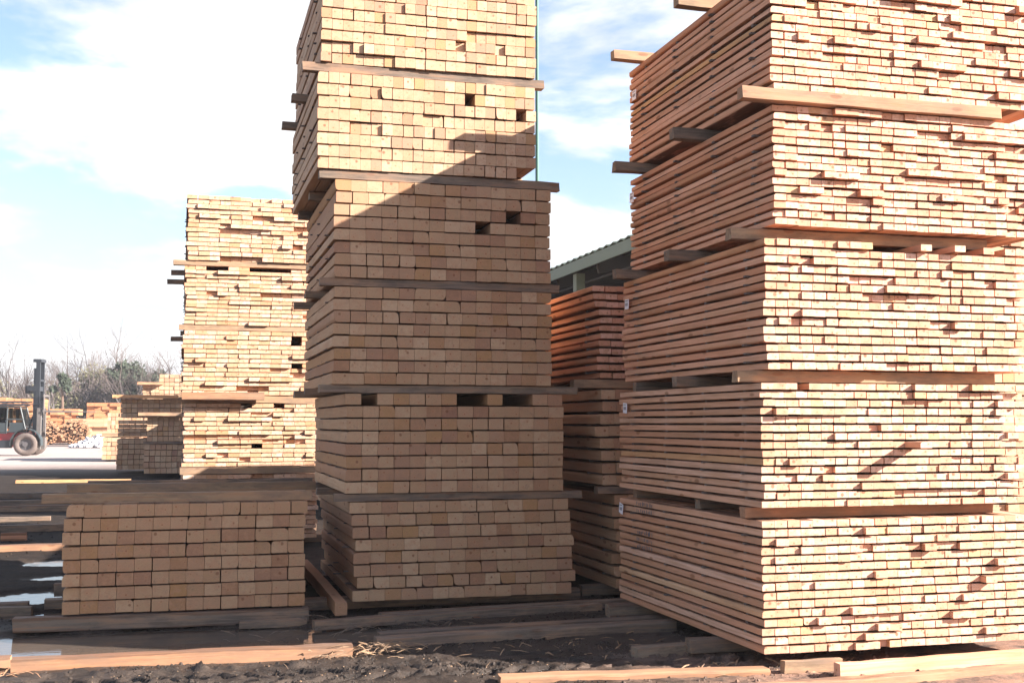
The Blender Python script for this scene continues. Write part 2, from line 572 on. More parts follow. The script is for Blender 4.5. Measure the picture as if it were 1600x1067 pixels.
def ground_h(x, y):
    d = math.hypot(x, y)
    f = sstep(60, 25, d)
    if f <= 0:
        return 0.35 * noise.noise((x * .013, y * .013, 3.3)) * sstep(60, 150, d) - 0.0
    near = sstep(30, 14, d)
    h = 0.018 * noise.noise((x * .9, y * .9, 1.7))
    h += 0.012 * noise.noise((x * 3.1, y * 3.1, 5.2))
    if near > 0:
        l1 = noise.noise((x * 9.0, y * 9.0, 9.1))
        l2 = noise.noise((x * 23, y * 23, 2.4))
        l3 = noise.noise((x * 47, y * 47, 7.4))
        rough = sstep(0.0, 0.35, noise.noise((x * .8 + 4, y * .8, 11.0)) + 0.2)
        h += near * (0.010 * l1 + 0.008 * l2 + 0.004 * l3) * (0.35 + 0.9 * rough)
        # clods thrown up along the planks at the front
        c1 = math.exp(-((y - (9.44 - .04 * x)) / 0.10) ** 2) * sstep(-1.4, -.9, x) * sstep(2.6, 1.8, x)
        h += c1 * max(0, l1 + .35 * l2 + 0.15) * 0.05
        # lug prints of a loader tyre
        if 8.3 < y < 9.5 and -1.8 < x < 4.6:
            for cyy, ph in ((9.16 - 0.045 * x, 0.0), (8.86 - 0.045 * x, 0.5)):
                u = ((x - (y - cyy) * (0.8 if ph else -0.8)) / 0.205 + ph) % 1.0
                v_ = (y - cyy) / 0.085
                if abs(v_) < 1.6:
                    bar = sstep(.34, .20, abs(u - .5)) * sstep(1.3, .8, abs(v_))
                    rim = sstep(.5, .40, abs(u - .5)) * sstep(1.6, 1.2, abs(v_)) - bar
                    h += -0.045 * bar + 0.014 * max(0, rim) * (0.6 + l2)
        h += sstep(9.8, 9.5, y) * sstep(5, 9, y) * 0.004
    p = 0.0
    for (cx_, cy_, rx_, ry_, dep) in POOLS:
        e = ell(x, y, cx_, cy_, rx_, ry_) + 0.28 * noise.noise((x * 1.6, y * 2.6, 4.4)) + 0.10 * noise.noise((x * 6, y * 8, 1.1))
        p = max(p, dep * sstep(1.1, 0.72, e))
    return (h - p) * f


gv = []
for yy in gy:
    for xx in gx:
        gv.append((xx, yy, ground_h(xx, yy)))
nx_, ny_ = len(gx), len(gy)
gf = [(j * nx_ + i, j * nx_ + i + 1, (j + 1) * nx_ + i + 1, (j + 1) * nx_ + i) for j in range(ny_ - 1) for i in range(nx_ - 1)]

m, t, b = new_mat('yard_mud')
P = t.n('ShaderNodeTexCoord').outputs['Object']
px_, py_, pz_ = t.xyz(P)
nA = t.noise(P, 0.35, 6, 0.6)
nB = t.noise(P, 3.5, 6, 0.65)
nC = t.noise(P, 34, 7, 0.8)
far = t.step(py_, 34, 60)
wet = t.mix(t.step(nB, 0.3, 0.7), (0.020, 0.015, 0.012, 1), (0.075, 0.054, 0.041, 1))
dry = t.mix(t.step(nB, 0.3, 0.7), (0.085, 0.062, 0.050, 1), (0.19, 0.138, 0.11, 1))
dryf = t.m('MAXIMUM', t.m('MULTIPLY', t.step(nA, 0.52, 0.70), 0.7), far)
soaked = t.m('MULTIPLY', t.step(py_, 10.8, 13), t.step(py_, 52, 44))  # darker, rougher, less shiny mud across the middle distance
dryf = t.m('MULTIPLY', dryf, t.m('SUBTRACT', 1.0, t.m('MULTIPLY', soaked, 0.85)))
right = t.m('MULTIPLY', t.step(px_, 2.6, 4.6), t.step(py_, 9.4, 8.4))
dryf = t.m('MAXIMUM', dryf, t.m('MULTIPLY', right, 0.8))
c = t.mix(dryf, wet, dry)
c = t.mix(t.step(py_, 49, 61), c, t.mix(nA, (0.33, 0.265, 0.23, 1), (0.46, 0.38, 0.335, 1)))
c = t.mix(t.m('MULTIPLY', t.m('MULTIPLY', right, t.step(nB, 0.35, 0.6)), 0.8), c, (0.36, 0.20, 0.13, 1))
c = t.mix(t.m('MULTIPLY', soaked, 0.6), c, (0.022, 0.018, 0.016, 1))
chips = t.n('ShaderNodeTexVoronoi', {'Vector': t.v('MULTIPLY', P, (22, 60, 30)), 'Scale': 1.0}).outputs
chipm = t.m('MULTIPLY', t.step(chips['Distance'], 0.20, 0.12), t.step(t.noise(P, 1.7, 3), 0.50, 0.68))
c = t.mix(t.m('MULTIPLY', chipm, 0.55), c, (0.36, 0.24, 0.15, 1))
grain = t.m('ADD', 0.72, t.m('MULTIPLY', nC, 0.56))
c = t.mix(1.0, c, t.vec(grain, grain, grain), 'MULTIPLY')
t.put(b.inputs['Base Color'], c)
lowz = t.step(pz_, -0.006, -0.03)
ro = t.m('SUBTRACT', t.m('ADD', t.m('ADD', 0.30, t.m('MULTIPLY', soaked, 0.35)), t.m('MULTIPLY', t.m('ADD', dryf, nB), 0.36)), t.m('MULTIPLY', lowz, 0.30), clamp=True)
t.put(b.inputs['Roughness'], ro)
t.put(b.inputs['Specular IOR Level'], t.m('SUBTRACT', 0.28, t.m('MULTIPLY', soaked, 0.22)))
bp = t.n('ShaderNodeBump', {'Height': t.m('ADD', nC, t.m('MULTIPLY', nB, 1.5)), 'Distance': 0.016, 'Strength': 1.0})
t.put(b.inputs['Normal'], bp)
M_MUD = m
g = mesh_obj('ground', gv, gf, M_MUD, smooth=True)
g['kind'] = 'structure'

m, t, b = new_mat('puddle_water')
P = t.n('ShaderNodeTexCoord').outputs['Object']
t.put(b.inputs['Base Color'], t.mix(t.noise(P, 1.3, 4), (0.075, 0.055, 0.042, 1), (0.12, 0.092, 0.072, 1)))
b.inputs['Roughness'].default_value = 0.04
b.inputs['IOR'].default_value = 1.33
bp = t.n('ShaderNodeBump', {'Height': t.noise(t.v('MULTIPLY', P, (1, 2, 1)), 7, 3), 'Distance': 0.003, 'Strength': 0.5})
t.put(b.inputs['Normal'], bp)
wv = [(-7, 9.2, WATER_Z), (3.6, 9.2, WATER_Z), (3.6, 19, WATER_Z), (-7, 19, WATER_Z)]
wtr = mesh_obj('puddle_water', wv, [(0, 1, 2, 3)], m)
wtr['kind'] = 'structure'

# ================================================================== TALL STACKS
Rg = 'board bundles of the tall right-hand stack'
Cg = 'timber bundles of the tall middle stack'
Lg = 'board bundles of the golden stack on the left'
Mg = 'bundles of the shaded stack behind'
YR = 8.20
LR = 3.03
Rspec = [
    # X0, X1, Z0, Z1, seed
    (4.26, 6.74, 0.12, 1.130, 'lowest bundle of the right-hand stack, its bottom boards just above the mud'),
    (4.27, 6.66, 1.215, 2.180, 'second bundle from the ground in the right-hand stack, one board poking far out'),
    (4.31, 6.70, 2.275, 3.300, 'middle bundle of the right-hand stack, ragged ends and a tag at its far edge'),
    (4.40, 6.86, 3.395, 4.360, 'fourth bundle from the ground in the right-hand stack, pinkish board ends'),
    (4.395, 6.90, 4.460, 5.490, 'topmost bundle of the right-hand stack, cut by the top of the photo'),
]
for i, (x0, x1, z0, z1, lab) in enumerate(Rspec):
    sp = {}
    sk = set()
    if i == 1:
        sp = {(7, 12): -0.22}
        sk = {(14, 3)}
    if i == 0:
        sp = {(9, 19): -0.05, (7, 18): -0.06}
    if i == 2:
        for c in (9, 10, 11, 12, 14, 15, 17, 18, 20):
            sk.add((14, c))
        sp = {(14, 13): -.05, (14, 16): -.06}
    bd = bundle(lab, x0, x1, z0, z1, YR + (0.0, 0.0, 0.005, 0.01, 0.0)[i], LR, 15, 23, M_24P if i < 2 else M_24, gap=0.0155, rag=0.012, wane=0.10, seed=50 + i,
                recess=0.045, prot=0.045, skip=sk, special=sp, group=Rg, jit=0.014, stick_y=(0.30, 1.05, 1.85, 2.65))
    # paper tag stapled to the far end of the side, with two rows of small print
    yy, zz = [(2.93, 0.90), (2.83, 0.80), (2.86, 0.78), (2.93, 0.76), (2.84, 0.73)][i]
    tg = MB().box((0, 0, 0), (0.003, 0.105, 0.10), rx=R((12, 4, 3, 3, 3)[i])).build('paper_tag', M_TAG, bd)
    tg.location = (-(x1 - x0) / 2 - 0.024, yy, zz)
    pr = MB()
    for k, (dz_, n_) in enumerate(((0.012, 4),)):
        for q in range(n_):
            pr.box((-0.0025, 0.03 - q * 0.018, dz_ - 0.014), (0.001, 0.006 + 0.004 * (q % 2), 0.030))
    pr.box((-0.0025, 0.0, 0.034), (0.001, 0.07, 0.006))
    pr.build('print', M_INK, tg)
    if i == 0:
        # faint black mill stamp run down over the side boards
        st = MB()
        rs = random.Random(4)
        pz = (z1 - z0) / 15
        for row in (14, 13, 10, 9, 8):
            for q in range(9):
                st.box((-(x1 - x0) / 2 - 0.019, 2.15 + q * 0.045 + rs.uniform(-.01, .01), row * pz + pz / 2 + rs.uniform(-.006, .006)), (0.002, 0.007 + rs.random() * .012, 0.022 + rs.random() * .02))
        s_ = st.build('stamp_marks', M_STENCIL, bd)
        s_['kind'] = 'stuff'

# middle stack
YC = 11.68
LC = 2.76
Cspec = [
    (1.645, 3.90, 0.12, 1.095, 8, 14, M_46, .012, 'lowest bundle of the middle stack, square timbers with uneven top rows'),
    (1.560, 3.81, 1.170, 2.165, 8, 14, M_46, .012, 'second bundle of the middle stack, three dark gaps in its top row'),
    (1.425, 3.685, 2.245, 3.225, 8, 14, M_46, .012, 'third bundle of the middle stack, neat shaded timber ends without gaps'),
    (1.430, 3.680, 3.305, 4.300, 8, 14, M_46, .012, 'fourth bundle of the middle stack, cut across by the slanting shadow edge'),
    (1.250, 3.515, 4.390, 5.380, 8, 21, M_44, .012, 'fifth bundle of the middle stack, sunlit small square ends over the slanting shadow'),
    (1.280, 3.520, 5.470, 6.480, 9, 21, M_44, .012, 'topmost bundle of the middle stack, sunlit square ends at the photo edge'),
]
for i, (x0, x1, z0, z1, nr, nc, mt, gp, lab) in enumerate(Cspec):
    sk = set()
    sp = {}
    rs_ = {}
    if i == 1:
        sk = {(7, 1), (7, 7), (7, 8), (7, 10), (7, 11)}
        sp = {(3, 7): 0.0}
    if i == 3:
        sk = {(4, 9), (5, 11)}
        sp = {(4, 9): .3}
    if i == 0:
        rs_ = {7: -0.03, 1: 0.035, 6: -0.01, 4: .02}
    if i == 4:
        sk = {(6, 14), (5, 19)}
        sp = {(0, 20): 0.5, (0, 19): .45}
        rs_ = {1: .0, 0: -0.0}
    if i == 5:
        sk = {(7, 6)}
    bundle(lab, x0, x1, z0, z1, YC, LC, nr, nc, mt, gap=gp, rag=0.005, wane=0.16 if mt is M_46 else 0.08, seed=80 + i,
           recess=0.03 if i < 4 else 0.05, prot=0.012 if i < 4 else .02, skip=sk, special=sp, group=Cg, jit=0.010,
           rowshift=rs_, stick_y=(0.5, 1.3, 2.1), stick_out=0.03)

# short stack at the front left
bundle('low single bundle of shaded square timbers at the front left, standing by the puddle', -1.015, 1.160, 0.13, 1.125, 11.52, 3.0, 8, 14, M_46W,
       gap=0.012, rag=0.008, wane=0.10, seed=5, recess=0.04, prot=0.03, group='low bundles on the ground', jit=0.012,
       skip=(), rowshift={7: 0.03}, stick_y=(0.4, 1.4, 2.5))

# golden stack on the left
YL = 18.4
LL = 3.0
Lspec = [
    (0.03, 2.03, 0.12, 1.100, 'lowest bundle of the golden left stack, mostly hidden behind the low stack'),
    (0.03, 2.00, 1.215, 2.170, 'second bundle of the golden left stack, loose top boards under the brown plank'),
    (0.00, 1.93, 2.290, 3.270, 'third bundle of the golden left stack, with a dark gap near its right edge'),
    (0.02, 1.93, 3.350, 4.250, 'fourth bundle of the golden left stack, a shadow streak across its right side'),
    (0.03, 1.93, 4.330, 5.330, 'topmost bundle of the golden left stack, its uneven top against the sky'),
]
for i, (x0, x1, z0, z1, lab) in enumerate(Lspec):
    sk = set()
    rr = random.Random(i + 9)
    for c in range(12):
        if i in (1, 3) and rr.random() < .30:
            sk.add((13, c))
        if rr.random() < .10:
            sk.add((rr.randrange(2, 13), c))
    if i == 2:
        sk |= {(12, 10), (11, 10)}
    bundle(lab, x0, x1, z0, z1, YL + rr.uniform(-.02, .02), LL, 14, 12, M_GOLD, gap=0.011, rag=0.012, wane=0.14, seed=120 + i, recess=0.10,
           prot=0.05, skip=sk, group=Lg, jit=0.022, stick_y=(0.4, 1.5, 2.6), stick_out=0.03)

# shaded stack between the middle and the right-hand ones
YM = 11.83
Mspec = [
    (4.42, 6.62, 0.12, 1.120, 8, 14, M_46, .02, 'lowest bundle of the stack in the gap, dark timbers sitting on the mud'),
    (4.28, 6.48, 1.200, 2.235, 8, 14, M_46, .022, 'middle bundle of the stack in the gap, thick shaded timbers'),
    (4.25, 6.45, 2.330, 3.340, 12, 14, M_24, .026, 'top bundle of the stack in the gap, thin boards glowing orange'),
]
for i, (x0, x1, z0, z1, nr, nc, mt, gp, lab) in enumerate(Mspec):
    bundle(lab, x0, x1, z0, z1, YM, 4.6, nr, nc if i < 2 else 16, mt, gap=gp, rag=0.02, wane=0.05, seed=150 + i, recess=0.05, prot=0.03,
           group=Mg, jit=0.03, stick_y=(0.4, 1.8, 3.2, 4.2), stick_out=0.0,
           rowshift={8: -.0, 9: -.03, 10: -.06, 11: -.08} if i == 2 else {4: -.05} if i == 1 else None)

# ------------------------------------------------------------------ bearers between the bundles
pos3 = ('front', 'middle', 'rear')
gR = 'bearer timbers between the right-hand bundles'
lev = ('first and second', 'second and third', 'third and fourth', 'fourth and fifth')
for i, (z0, z1) in enumerate(((1.130, 1.215), (2.180, 2.275), (3.300, 3.395), (4.360, 4.460))):
    for k, yb in enumerate(((8.42, 9.45, 10.95), (8.36, 9.6, 10.9), (8.42, 9.65, 11.0), (8.19, 9.52, 10.92))[i]):
        xs = ((4.21, 4.30, 4.32), (4.13, 4.16, 4.30), (4.12, 4.12, 4.13), (4.12, 4.12, 4.10))[i][k]
        ln = (2.24, 2.4, 2.4)[k] + (0.0, 0.08, 0.1, 0.1)[i]
        dz_ = z1 - z0
        mt = (M_ORANGE if i == 0 else M_BEAR if i in (1, 2) else M_ORANGE) if k == 0 else M_OLD
        o = bearer('bearer', '%s bearer timber between the %s bundles of the right-hand stack' % (pos3[k], lev[i]),
                   (xs, yb, z0 + dz_ / 2), ln, 0.10, dz_ - 0.004, mt, group=gR, seed=i * 3 + k, wane=0)
for k, yb in enumerate((9.35, 10.93)):
    bearer('b', ('middle', 'rear')[k] + ' bearer timber lying on top of the right-hand stack, its end against the sky', (4.10, yb, 5.545), 2.4, 0.10, 0.095, M_BEAR, group=gR, seed=40 + k)
gC = 'bearer timbers between the middle bundles'
lev = ('first and second', 'second and third', 'third and fourth', 'fourth and fifth', 'fifth and topmost')
for i, (z0, z1) in enumerate(((1.095, 1.170), (2.165, 2.245), (3.225, 3.305), (4.300, 4.390), (5.380, 5.470))):
    for k in range(3):
        yb = (11.76, 12.95, 14.2)[k]
        x0 = ((1.46, 1.42, 1.40), (1.30, 1.28, 1.28), (1.30, 1.27, 1.27), (1.28, 1.30, 1.30), (1.10, 1.10, 1.10))[i][k]
        x1 = (4.02, 3.98, 3.78, 3.79, 3.62)[i]
        dz_ = z1 - z0
        bearer('b', '%s bearer timber between the %s bundles of the middle stack' % (pos3[k], lev[i]),
               (x0, yb, z0 + dz_ / 2), x1 - x0, 0.11, dz_ - 0.004, M_OLD, group=gC, seed=60 + i * 3 + k)
gL = 'bearer timbers between the golden left bundles'
lev = ('first and second', 'second and third', 'third and fourth', 'fourth and topmost')
for i, (z0, z1) in enumerate(((1.100, 1.215), (2.170, 2.290), (3.270, 3.350), (4.250, 4.330))):
    for k in range(3):
        yb = (18.47, 19.7, 21.0)[k]
        x0 = ((-.01, 0.0, 0.0), (-0.05, 0.05, 0.05), (-0.06, -0.04, -.2), (-0.16, -0.20, -0.28))[i][k]
        dz_ = z1 - z0
        bearer('b', '%s bearer timber between the %s bundles of the golden left stack' % (pos3[k], lev[i]),
               (x0, yb, z0 + dz_ / 2), 2.15, 0.10, dz_ - 0.004, M_BEAR if k == 0 else M_OLD, group=gL, seed=90 + i * 3 + k)
gM = 'bearer timbers between the bundles of the stack in the gap'
for i, (z0, z1) in enumerate(((1.120, 1.200), (2.235, 2.330))):
    for k in range(3):
        dz_ = z1 - z0
        bearer('b', '%s bearer timber between the %s bundles of the stack in the gap' % (pos3[k], ('lower two', 'upper two')[i]),
               ((4.25, 3.98)[i] if k == 0 else 4.3, (11.9, 13.6, 15.4)[k], z0 + dz_ / 2), 2.3, 0.13, dz_ - 0.004, M_OLD if (i, k) != (1, 0) else M_BEAR, group=gM, seed=120 + i * 3 + k)
bearer('b', 'thick brown plank laid across the golden left stack above its second bundle', (0.0, 18.30, 2.275), 1.2, 0.10, 0.115, M_ORANGE, seed=141, cat='plank', rx=0, name_='loose_plank')

# low bearers the stacks stand on
for k, (x0, yb, ln) in enumerate(((4.0, 9.0, 2.9), (4.0, 10.9, 2.9))):
    bearer('b', ('nearer', 'farther')[k] + ' ground timber under the right-hand stack', (x0, yb, 0.062), ln, 0.13, 0.112, M_OLD, seed=200 + k, group='ground timbers under the stacks')
for k, yb in enumerate((12.1, 13.9)):
    bearer('b', ('nearer', 'farther')[k] + ' ground timber under the lowest middle bundle', (1.21, yb, 0.062), 2.9, 0.13, 0.112, M_OLD, seed=203 + k, group='ground timbers under the stacks')
for k, yb in enumerate((19.0, 21.0)):
    bearer('b', ('nearer', 'farther')[k] + ' ground timber under the golden left stack', (-.1, yb, 0.062), 2.4, 0.13, 0.112, M_OLD, seed=206 + k, group='ground timbers under the stacks')
for k, yb in enumerate((12.3, 15.6)):
    bearer('b', ('nearer', 'farther')[k] + ' ground timber under the stack in the gap', (4.2, yb, 0.062), 2.6, 0.13, 0.112, M_OLD, seed=209 + k, group='ground timbers under the stacks')

# timbers across the top of the short stack
bearer('b', 'grey-brown timber lying across the low front stack, nearer of two', (-1.22, 11.74, 1.170), 2.46, 0.10, 0.086, M_BEAR, rz=-91.2, seed=221, group='timbers lying on the low front stack')
bearer('b', 'grey-brown timber lying across the low front stack, farther of two', (-1.15, 13.4, 1.175), 2.6, 0.11, 0.095, M_BEAR, rz=-91.0, seed=222, group='timbers lying on the low front stack')
bearer('b', 'thin dark timber behind the two timbers on the low front stack', (-1.0, 14.2, 1.172), 2.5, 0.10, 0.09, M_OLD, rz=-90.5, seed=223, group='timbers lying on the low front stack')

# ------------------------------------------------------------------ timbers on the ground in front
gg = 'loose timbers lying in the mud'
G = [
    # label, x, y, z, length, w, h, mat, rz, rx, cat
    ('long sunlit orange plank half sunk in the mud along the near edge of the puddle', -1.20, 9.76, 0.03, 2.56, 0.10, 0.125, M_ORANGE, -91.8, 0),
    ('stub of sunlit plank at the left edge beside splinters', -1.65, 9.93, 0.02, 0.42, 0.12, 0.11, M_ORANGE, -86, 0),
    ('long dark timber with a sunlit left end in front of the middle stack', 1.59, 9.93, 0.035, 2.76, 0.13, 0.105, M_OLD, -86.5, 0),
    ('flat dark timber just behind the long one before the middle stack', 1.68, 10.30, 0.02, 2.75, 0.14, 0.085, M_OLD, -86.6, 0),
    ('splintery dark timber lying along the foot of the middle stack', 1.85, 11.28, 0.03, 2.75, 0.15, 0.085, M_OLD, -84.5, 0),
    ('dark timber on the mud right before the middle stack foot', 1.2, 11.05, 0.025, 2.9, 0.12, 0.08, M_OLD, -84.0, 0),
    ('weathered timber under the front edge of the low front stack, its left end sunlit', -1.42, 11.60, 0.055, 2.62, 0.13, 0.125, M_OLD, -92.0, 0),
    ('rear timber under the low front stack', -1.3, 13.9, 0.055, 2.6, 0.12, 0.135, M_OLD, -90.0, 0),
    ('short dark block in the puddle before the low front stack', 0.55, 11.35, 0.01, 0.62, 0.10, 0.07, M_OLD, -91, 0),
    ('short brown offcut block in front of the right-hand stack', 4.36, 8.10, 0.045, 0.48, 0.06, 0.10, M_BEAR, -92, 0),
    ('long pale knotty sunlit timber at the bottom right', 4.68, 7.87, 0.045, 2.3, 0.09, 0.115, M_24, -87.5, 0),
    ('reddish timber sunk in the dirt along the bottom right edge', 3.9, 7.58, 0.015, 3.3, 0.12, 0.08, M_ORANGE, -88.0, 0),
    ('flat sunlit plank in the dirt at the bottom, left of the offcut block', 2.25, 8.40, 0.0, 2.02, 0.14, 0.09, M_ORANGE, -97.2, 0),
    ('small dark timber half under the right-hand stack corner', 3.55, 9.05, 0.02, 0.95, 0.11, 0.09, M_OLD, -84, 0),
    ('dark timber in the water left of the low stack', -1.95, 12.8, 0.0, 0.55, 0.12, 0.10, M_OLD, -93, 0),
    ('grey timber lying left of the low stack beyond the first puddle', -3.3, 13.0, 0.02, 1.85, 0.16, 0.10, M_OLD, -92, 0),
    ('dark block left of the low stack between two bright puddles', -1.30, 13.0, 0.02, 0.5, 0.14, 0.13, M_OLD, -90, 0),
    ('thin dark stick standing out of the far bright puddle', -1.42, 16.3, 0.0, 0.5, 0.10, 0.06, M_OLD, -86, 0),
    ('sunlit splintered plank at the left edge of the yard', -3.4, 18.75, 0.04, 2.5, 0.14, 0.11, M_ORANGE, -88, 0),
    ('short sunlit block behind the splintered plank at the left', -2.75, 20.6, 0.05, 0.38, 0.12, 0.13, M_24, -88, 0),
    ('dark ground timber left of the golden stack, third row back', -3.2, 22.2, 0.05, 2.6, 0.14, 0.13, M_OLD, -90, 0),
    ('dark ground timber left of the golden stack, fourth row back', -6.0, 24.6, 0.03, 3.6, 0.14, 0.10, M_OLD, -91, 0),
    ('dark ground timber left of the golden stack, fifth row back', -3.8, 27.2, 0.05, 2.6, 0.15, 0.15, M_OLD, -90, 0),
    ('brownish ground timber left of the golden stack, sixth row back', -5.9, 29.4, 0.05, 4.0, 0.15, 0.13, M_OLD, -91, 0),
    ('dark ground timber left of the golden stack, seventh row back', -5.2, 32.0, 0.06, 4.6, 0.16, 0.16, M_OLD, -90, 0),
    ('long thin sunlit plank lying beyond the dark timbers at the left', -4.9, 39.6, 0.07, 3.4, 0.16, 0.10, M_24, -92, 0),
]
for k, (lab, x, y, z, ln, w_, h_, mt, rz, rx) in enumerate(G):
    bearer('g', lab, (x, y, z), ln, w_, h_, mt, rz=rz, rx=rx, seed=300 + k, group=None, wane=(0, 0, 3, 0, 4)[k % 5], name_='ground_timber')
bearer('g', 'pale square timber slanting out from the foot of the middle stack', (1.50, 11.42, 0.105), 3.0, 0.115, 0.125, M_46, rz=1.2, rx=1.5, seed=400, cat='timber', wane=3, name_='ground_timber')


# splinters and bark heaps
def splinters(label, cx_, cy_, n, spread, seed, mat, zmax=0.05):
    rs = random.Random(seed)
    mb = MB()
    for _ in range(n):
        a = rs.gauss(0, 0.45)
        L_ = rs.uniform(0.03, 0.17)
        x, y = cx_ + rs.gauss(0, spread), cy_ + rs.gauss(0, spread * 0.45)
        z = rs.uniform(0.0, zmax)
        dx_, dy_, dz_ = math.cos(a) * L_ / 2, math.sin(a) * L_ / 2, rs.uniform(-.03, .03)
        mid = (x, y + rs.uniform(-.012, .012), z + .008)
        rr = rs.uniform(0.002, 0.008)
        mb.tube([(x - dx_, y - dy_, z - dz_), mid, (x + dx_, y + dy_, z + dz_)], [rr * .4, rr, rr * .3], 4)
    o = mb.build('splinter_heap', mat)
    tag(o, label, 'wood debris', kind='stuff')


splinters('heap of broken bark and splinters at the end of the sunlit plank', 1.50, 9.62, 90, 0.20, 1, M_BEAR, 0.09)
splinters('splinters lying at the left edge by the plank stub', -1.45, 9.55, 40, 0.20, 2, M_ORANGE, 0.05)
splinters('scattered bark strips along the dark timbers before the middle stack', 1.9, 10.9, 90, 0.65, 3, M_OLD, 0.05)
splinters('few chips beside the flat plank at the bottom', 3.95, 8.42, 18, 0.14, 4, M_BEAR, 0.03)
splinters('chips scattered in the dirt near the offcut block', 5.1, 8.05, 60, 0.55, 5, M_BEAR, 0.02)
splinters('bark bits strewn over the mud in the shade', 2.9, 9.6, 60, 0.9, 6, M_BEAR, 0.02)


# clods, grit and chips on the mud
def litter(name, label, n, box_, size, mat, seed, flat=0.6, dens=None):
    rs = random.Random(seed)
    vs, fs = [], []
    k = 0
    while k < n:
        x, y = rs.uniform(box_[0], box_[1]), rs.uniform(box_[2], box_[3])
        if dens and rs.random() > dens(x, y):
            continue
        k += 1
        z = ground_h(x, y)
        if z < WATER_Z + 0.010:
            continue
        s_ = rs.uniform(size[0], size[1]) * (0.5 + rs.random() ** 2)
        q = len(vs)
        a = rs.uniform(0, 6.28)
        for i in range(5):
            r_ = s_ * rs.uniform(.6, 1.1)
            vs.append((x + r_ * math.cos(a + i * 1.257), y + r_ * math.sin(a + i * 1.257) * rs.uniform(.6, 1), z - .003))
        for i in range(3):
            r_ = s_ * rs.uniform(.25, .7)
            vs.append((x + r_ * math.cos(a + .6 + i * 2.09), y + r_ * math.sin(a + .6 + i * 2.09), z + s_ * flat * rs.uniform(.7, 1.2)))
        fs += [(q, q + 1, q + 5), (q + 1, q + 2, q + 6, q + 5), (q + 2, q + 3, q + 6), (q + 3, q + 4, q + 7, q + 6), (q + 4, q, q + 5, q + 7), (q + 5, q + 6, q + 7)]
    o = mesh_obj(name, vs, fs, mat)
    tag(o, label, 'ground litter', kind='stuff')


nzp = lambda x, y: max(0.05, .5 + 1.1 * noise.noise((x * 1.3, y * 1.3, 8)))
litter('mud_clods', 'small clods and grit lying on the mud in front of the stacks', 3600, (-2.0, 5.6, 7.7, 9.9), (.006, .020), M_MUD, 1, .7, nzp)
litter('mud_clods', 'clods scattered over the shaded mud between the stacks', 2600, (-3.5, 5.0, 9.8, 13.0), (.008, .024), M_MUD, 2, .6, nzp)
litter('wood_chips', 'wood chips and bark crumbs trodden into the mud', 1100, (-2.0, 6.4, 7.6, 10.2), (.005, .016), M_BEAR, 3, .25, nzp)
litter('mud_clods', 'clods on the wet ground left of the low stack', 500, (-6.0, -1.0, 17.0, 24.0), (.012, .03), M_MUD, 4, .6, nzp)

# ================================================================== MORE STACKS OF THE YARD
def far_bundle(label, X0, X1, Z0, Z1, Yf, L, nrow, ncol, mat, seed, group, rag=0.03, skipp=0.0):
    rnd = random.Random(seed)
    root = thing('lumber_bundle', label, 'lumber bundle', ((X0 + X1) / 2, Yf, Z0), 0, group)
    pz, px = (Z1 - Z0) / nrow, (X1 - X0) / ncol
    W = X1 - X0
    mb = MB()
    for r in range(nrow):
        sh = rnd.uniform(-.02, .02)
        for c in range(ncol):
            if rnd.random() < skipp:
                continue
            yo = rnd.uniform(-rag, rag)
            mb.box((-W / 2 + (c + .5) * px + sh, L / 2 + yo, (r + .5) * pz), (px - 0.012, L, pz - 0.02))
    o = mb.build('boards', mat, root)
    o['kind'] = 'stuff'
    return root


gF = 'small stacks standing farther back at the left'
F = [
    ('lower bundle of the nearest shaded small stack, beside the golden stack', -1.22, 1.0, 0.15, 1.16, 42.6, 3, 5, 12, M_FAR),
    ('upper bundle of the nearest shaded small stack, its top row sunlit', -1.14, 1.0, 1.26, 2.12, 42.6, 3, 5, 12, M_FAR),
    ('lowest bundle of the wide shaded stack farther back', -2.30, 0.6, 0.15, 1.3, 46.4, 3, 6, 14, M_FAR),
    ('middle bundle of the wide shaded stack farther back', -2.26, 0.6, 1.38, 2.0, 46.4, 3, 4, 14, M_FAR),
    ('top bundle of the wide shaded stack farther back', -2.18, 0.6, 2.08, 2.80, 46.4, 3, 4, 14, M_FAR),
    ('sunlit lower bundle at the left foot of the wide shaded stack', -3.72, -1.6, 0.1, 1.2, 61.5, 3, 5, 10, M_FAR),
    ('sunlit upper bundle left of the wide shaded stack', -3.52, -1.6, 1.42, 2.40, 61.5, 3, 5, 10, M_FAR),
    ('tall sunlit block of timber behind the wide shaded stack', -1.9, -0.9, 3.0, 3.80, 62, 2.6, 4, 5, M_FAR),
    ('highest sunlit bundle behind the wide shaded stack', -1.1, 1.6, 3.15, 4.35, 62, 3, 6, 11, M_FAR),
    ('base bundle of the far sunlit stack hidden by the shaded one', -1.9, 1.6, 0.15, 1.5, 62, 3, 7, 12, M_FAR),
    ('second bundle of the far sunlit stack hidden by the shaded one', -1.9, 1.6, 1.6, 2.95, 62, 3, 7, 12, M_FAR),
]
for k, (lab, x0, x1, z0, z1, yf, L, nr, nc, mt) in enumerate(F):
    far_bundle(lab, x0, x1, z0, z1, yf, L, nr, nc, mt, 500 + k, gF)
bearer('b', 'plank laid on top of the nearest shaded small stack, sticking out left', (-1.42, 42.55, 2.19), 2.5, 0.5, 0.12, M_BEAR, seed=601)
bearer('b', 'plank laid on top of the wide shaded stack, sticking out left', (-2.48, 46.35, 2.87), 3.2, 0.5, 0.12, M_24, seed=602)
bearer('b', 'board on the far timber block, sticking out left', (-2.15, 61.95, 3.87), 1.2, 0.5, 0.12, M_24, seed=603)
bearer('b', 'bearer between the two sunlit bundles left of the wide shaded stack', (-3.75, 61.6, 1.31), 2.3, 0.3, 0.18, M_BEAR, seed=604)
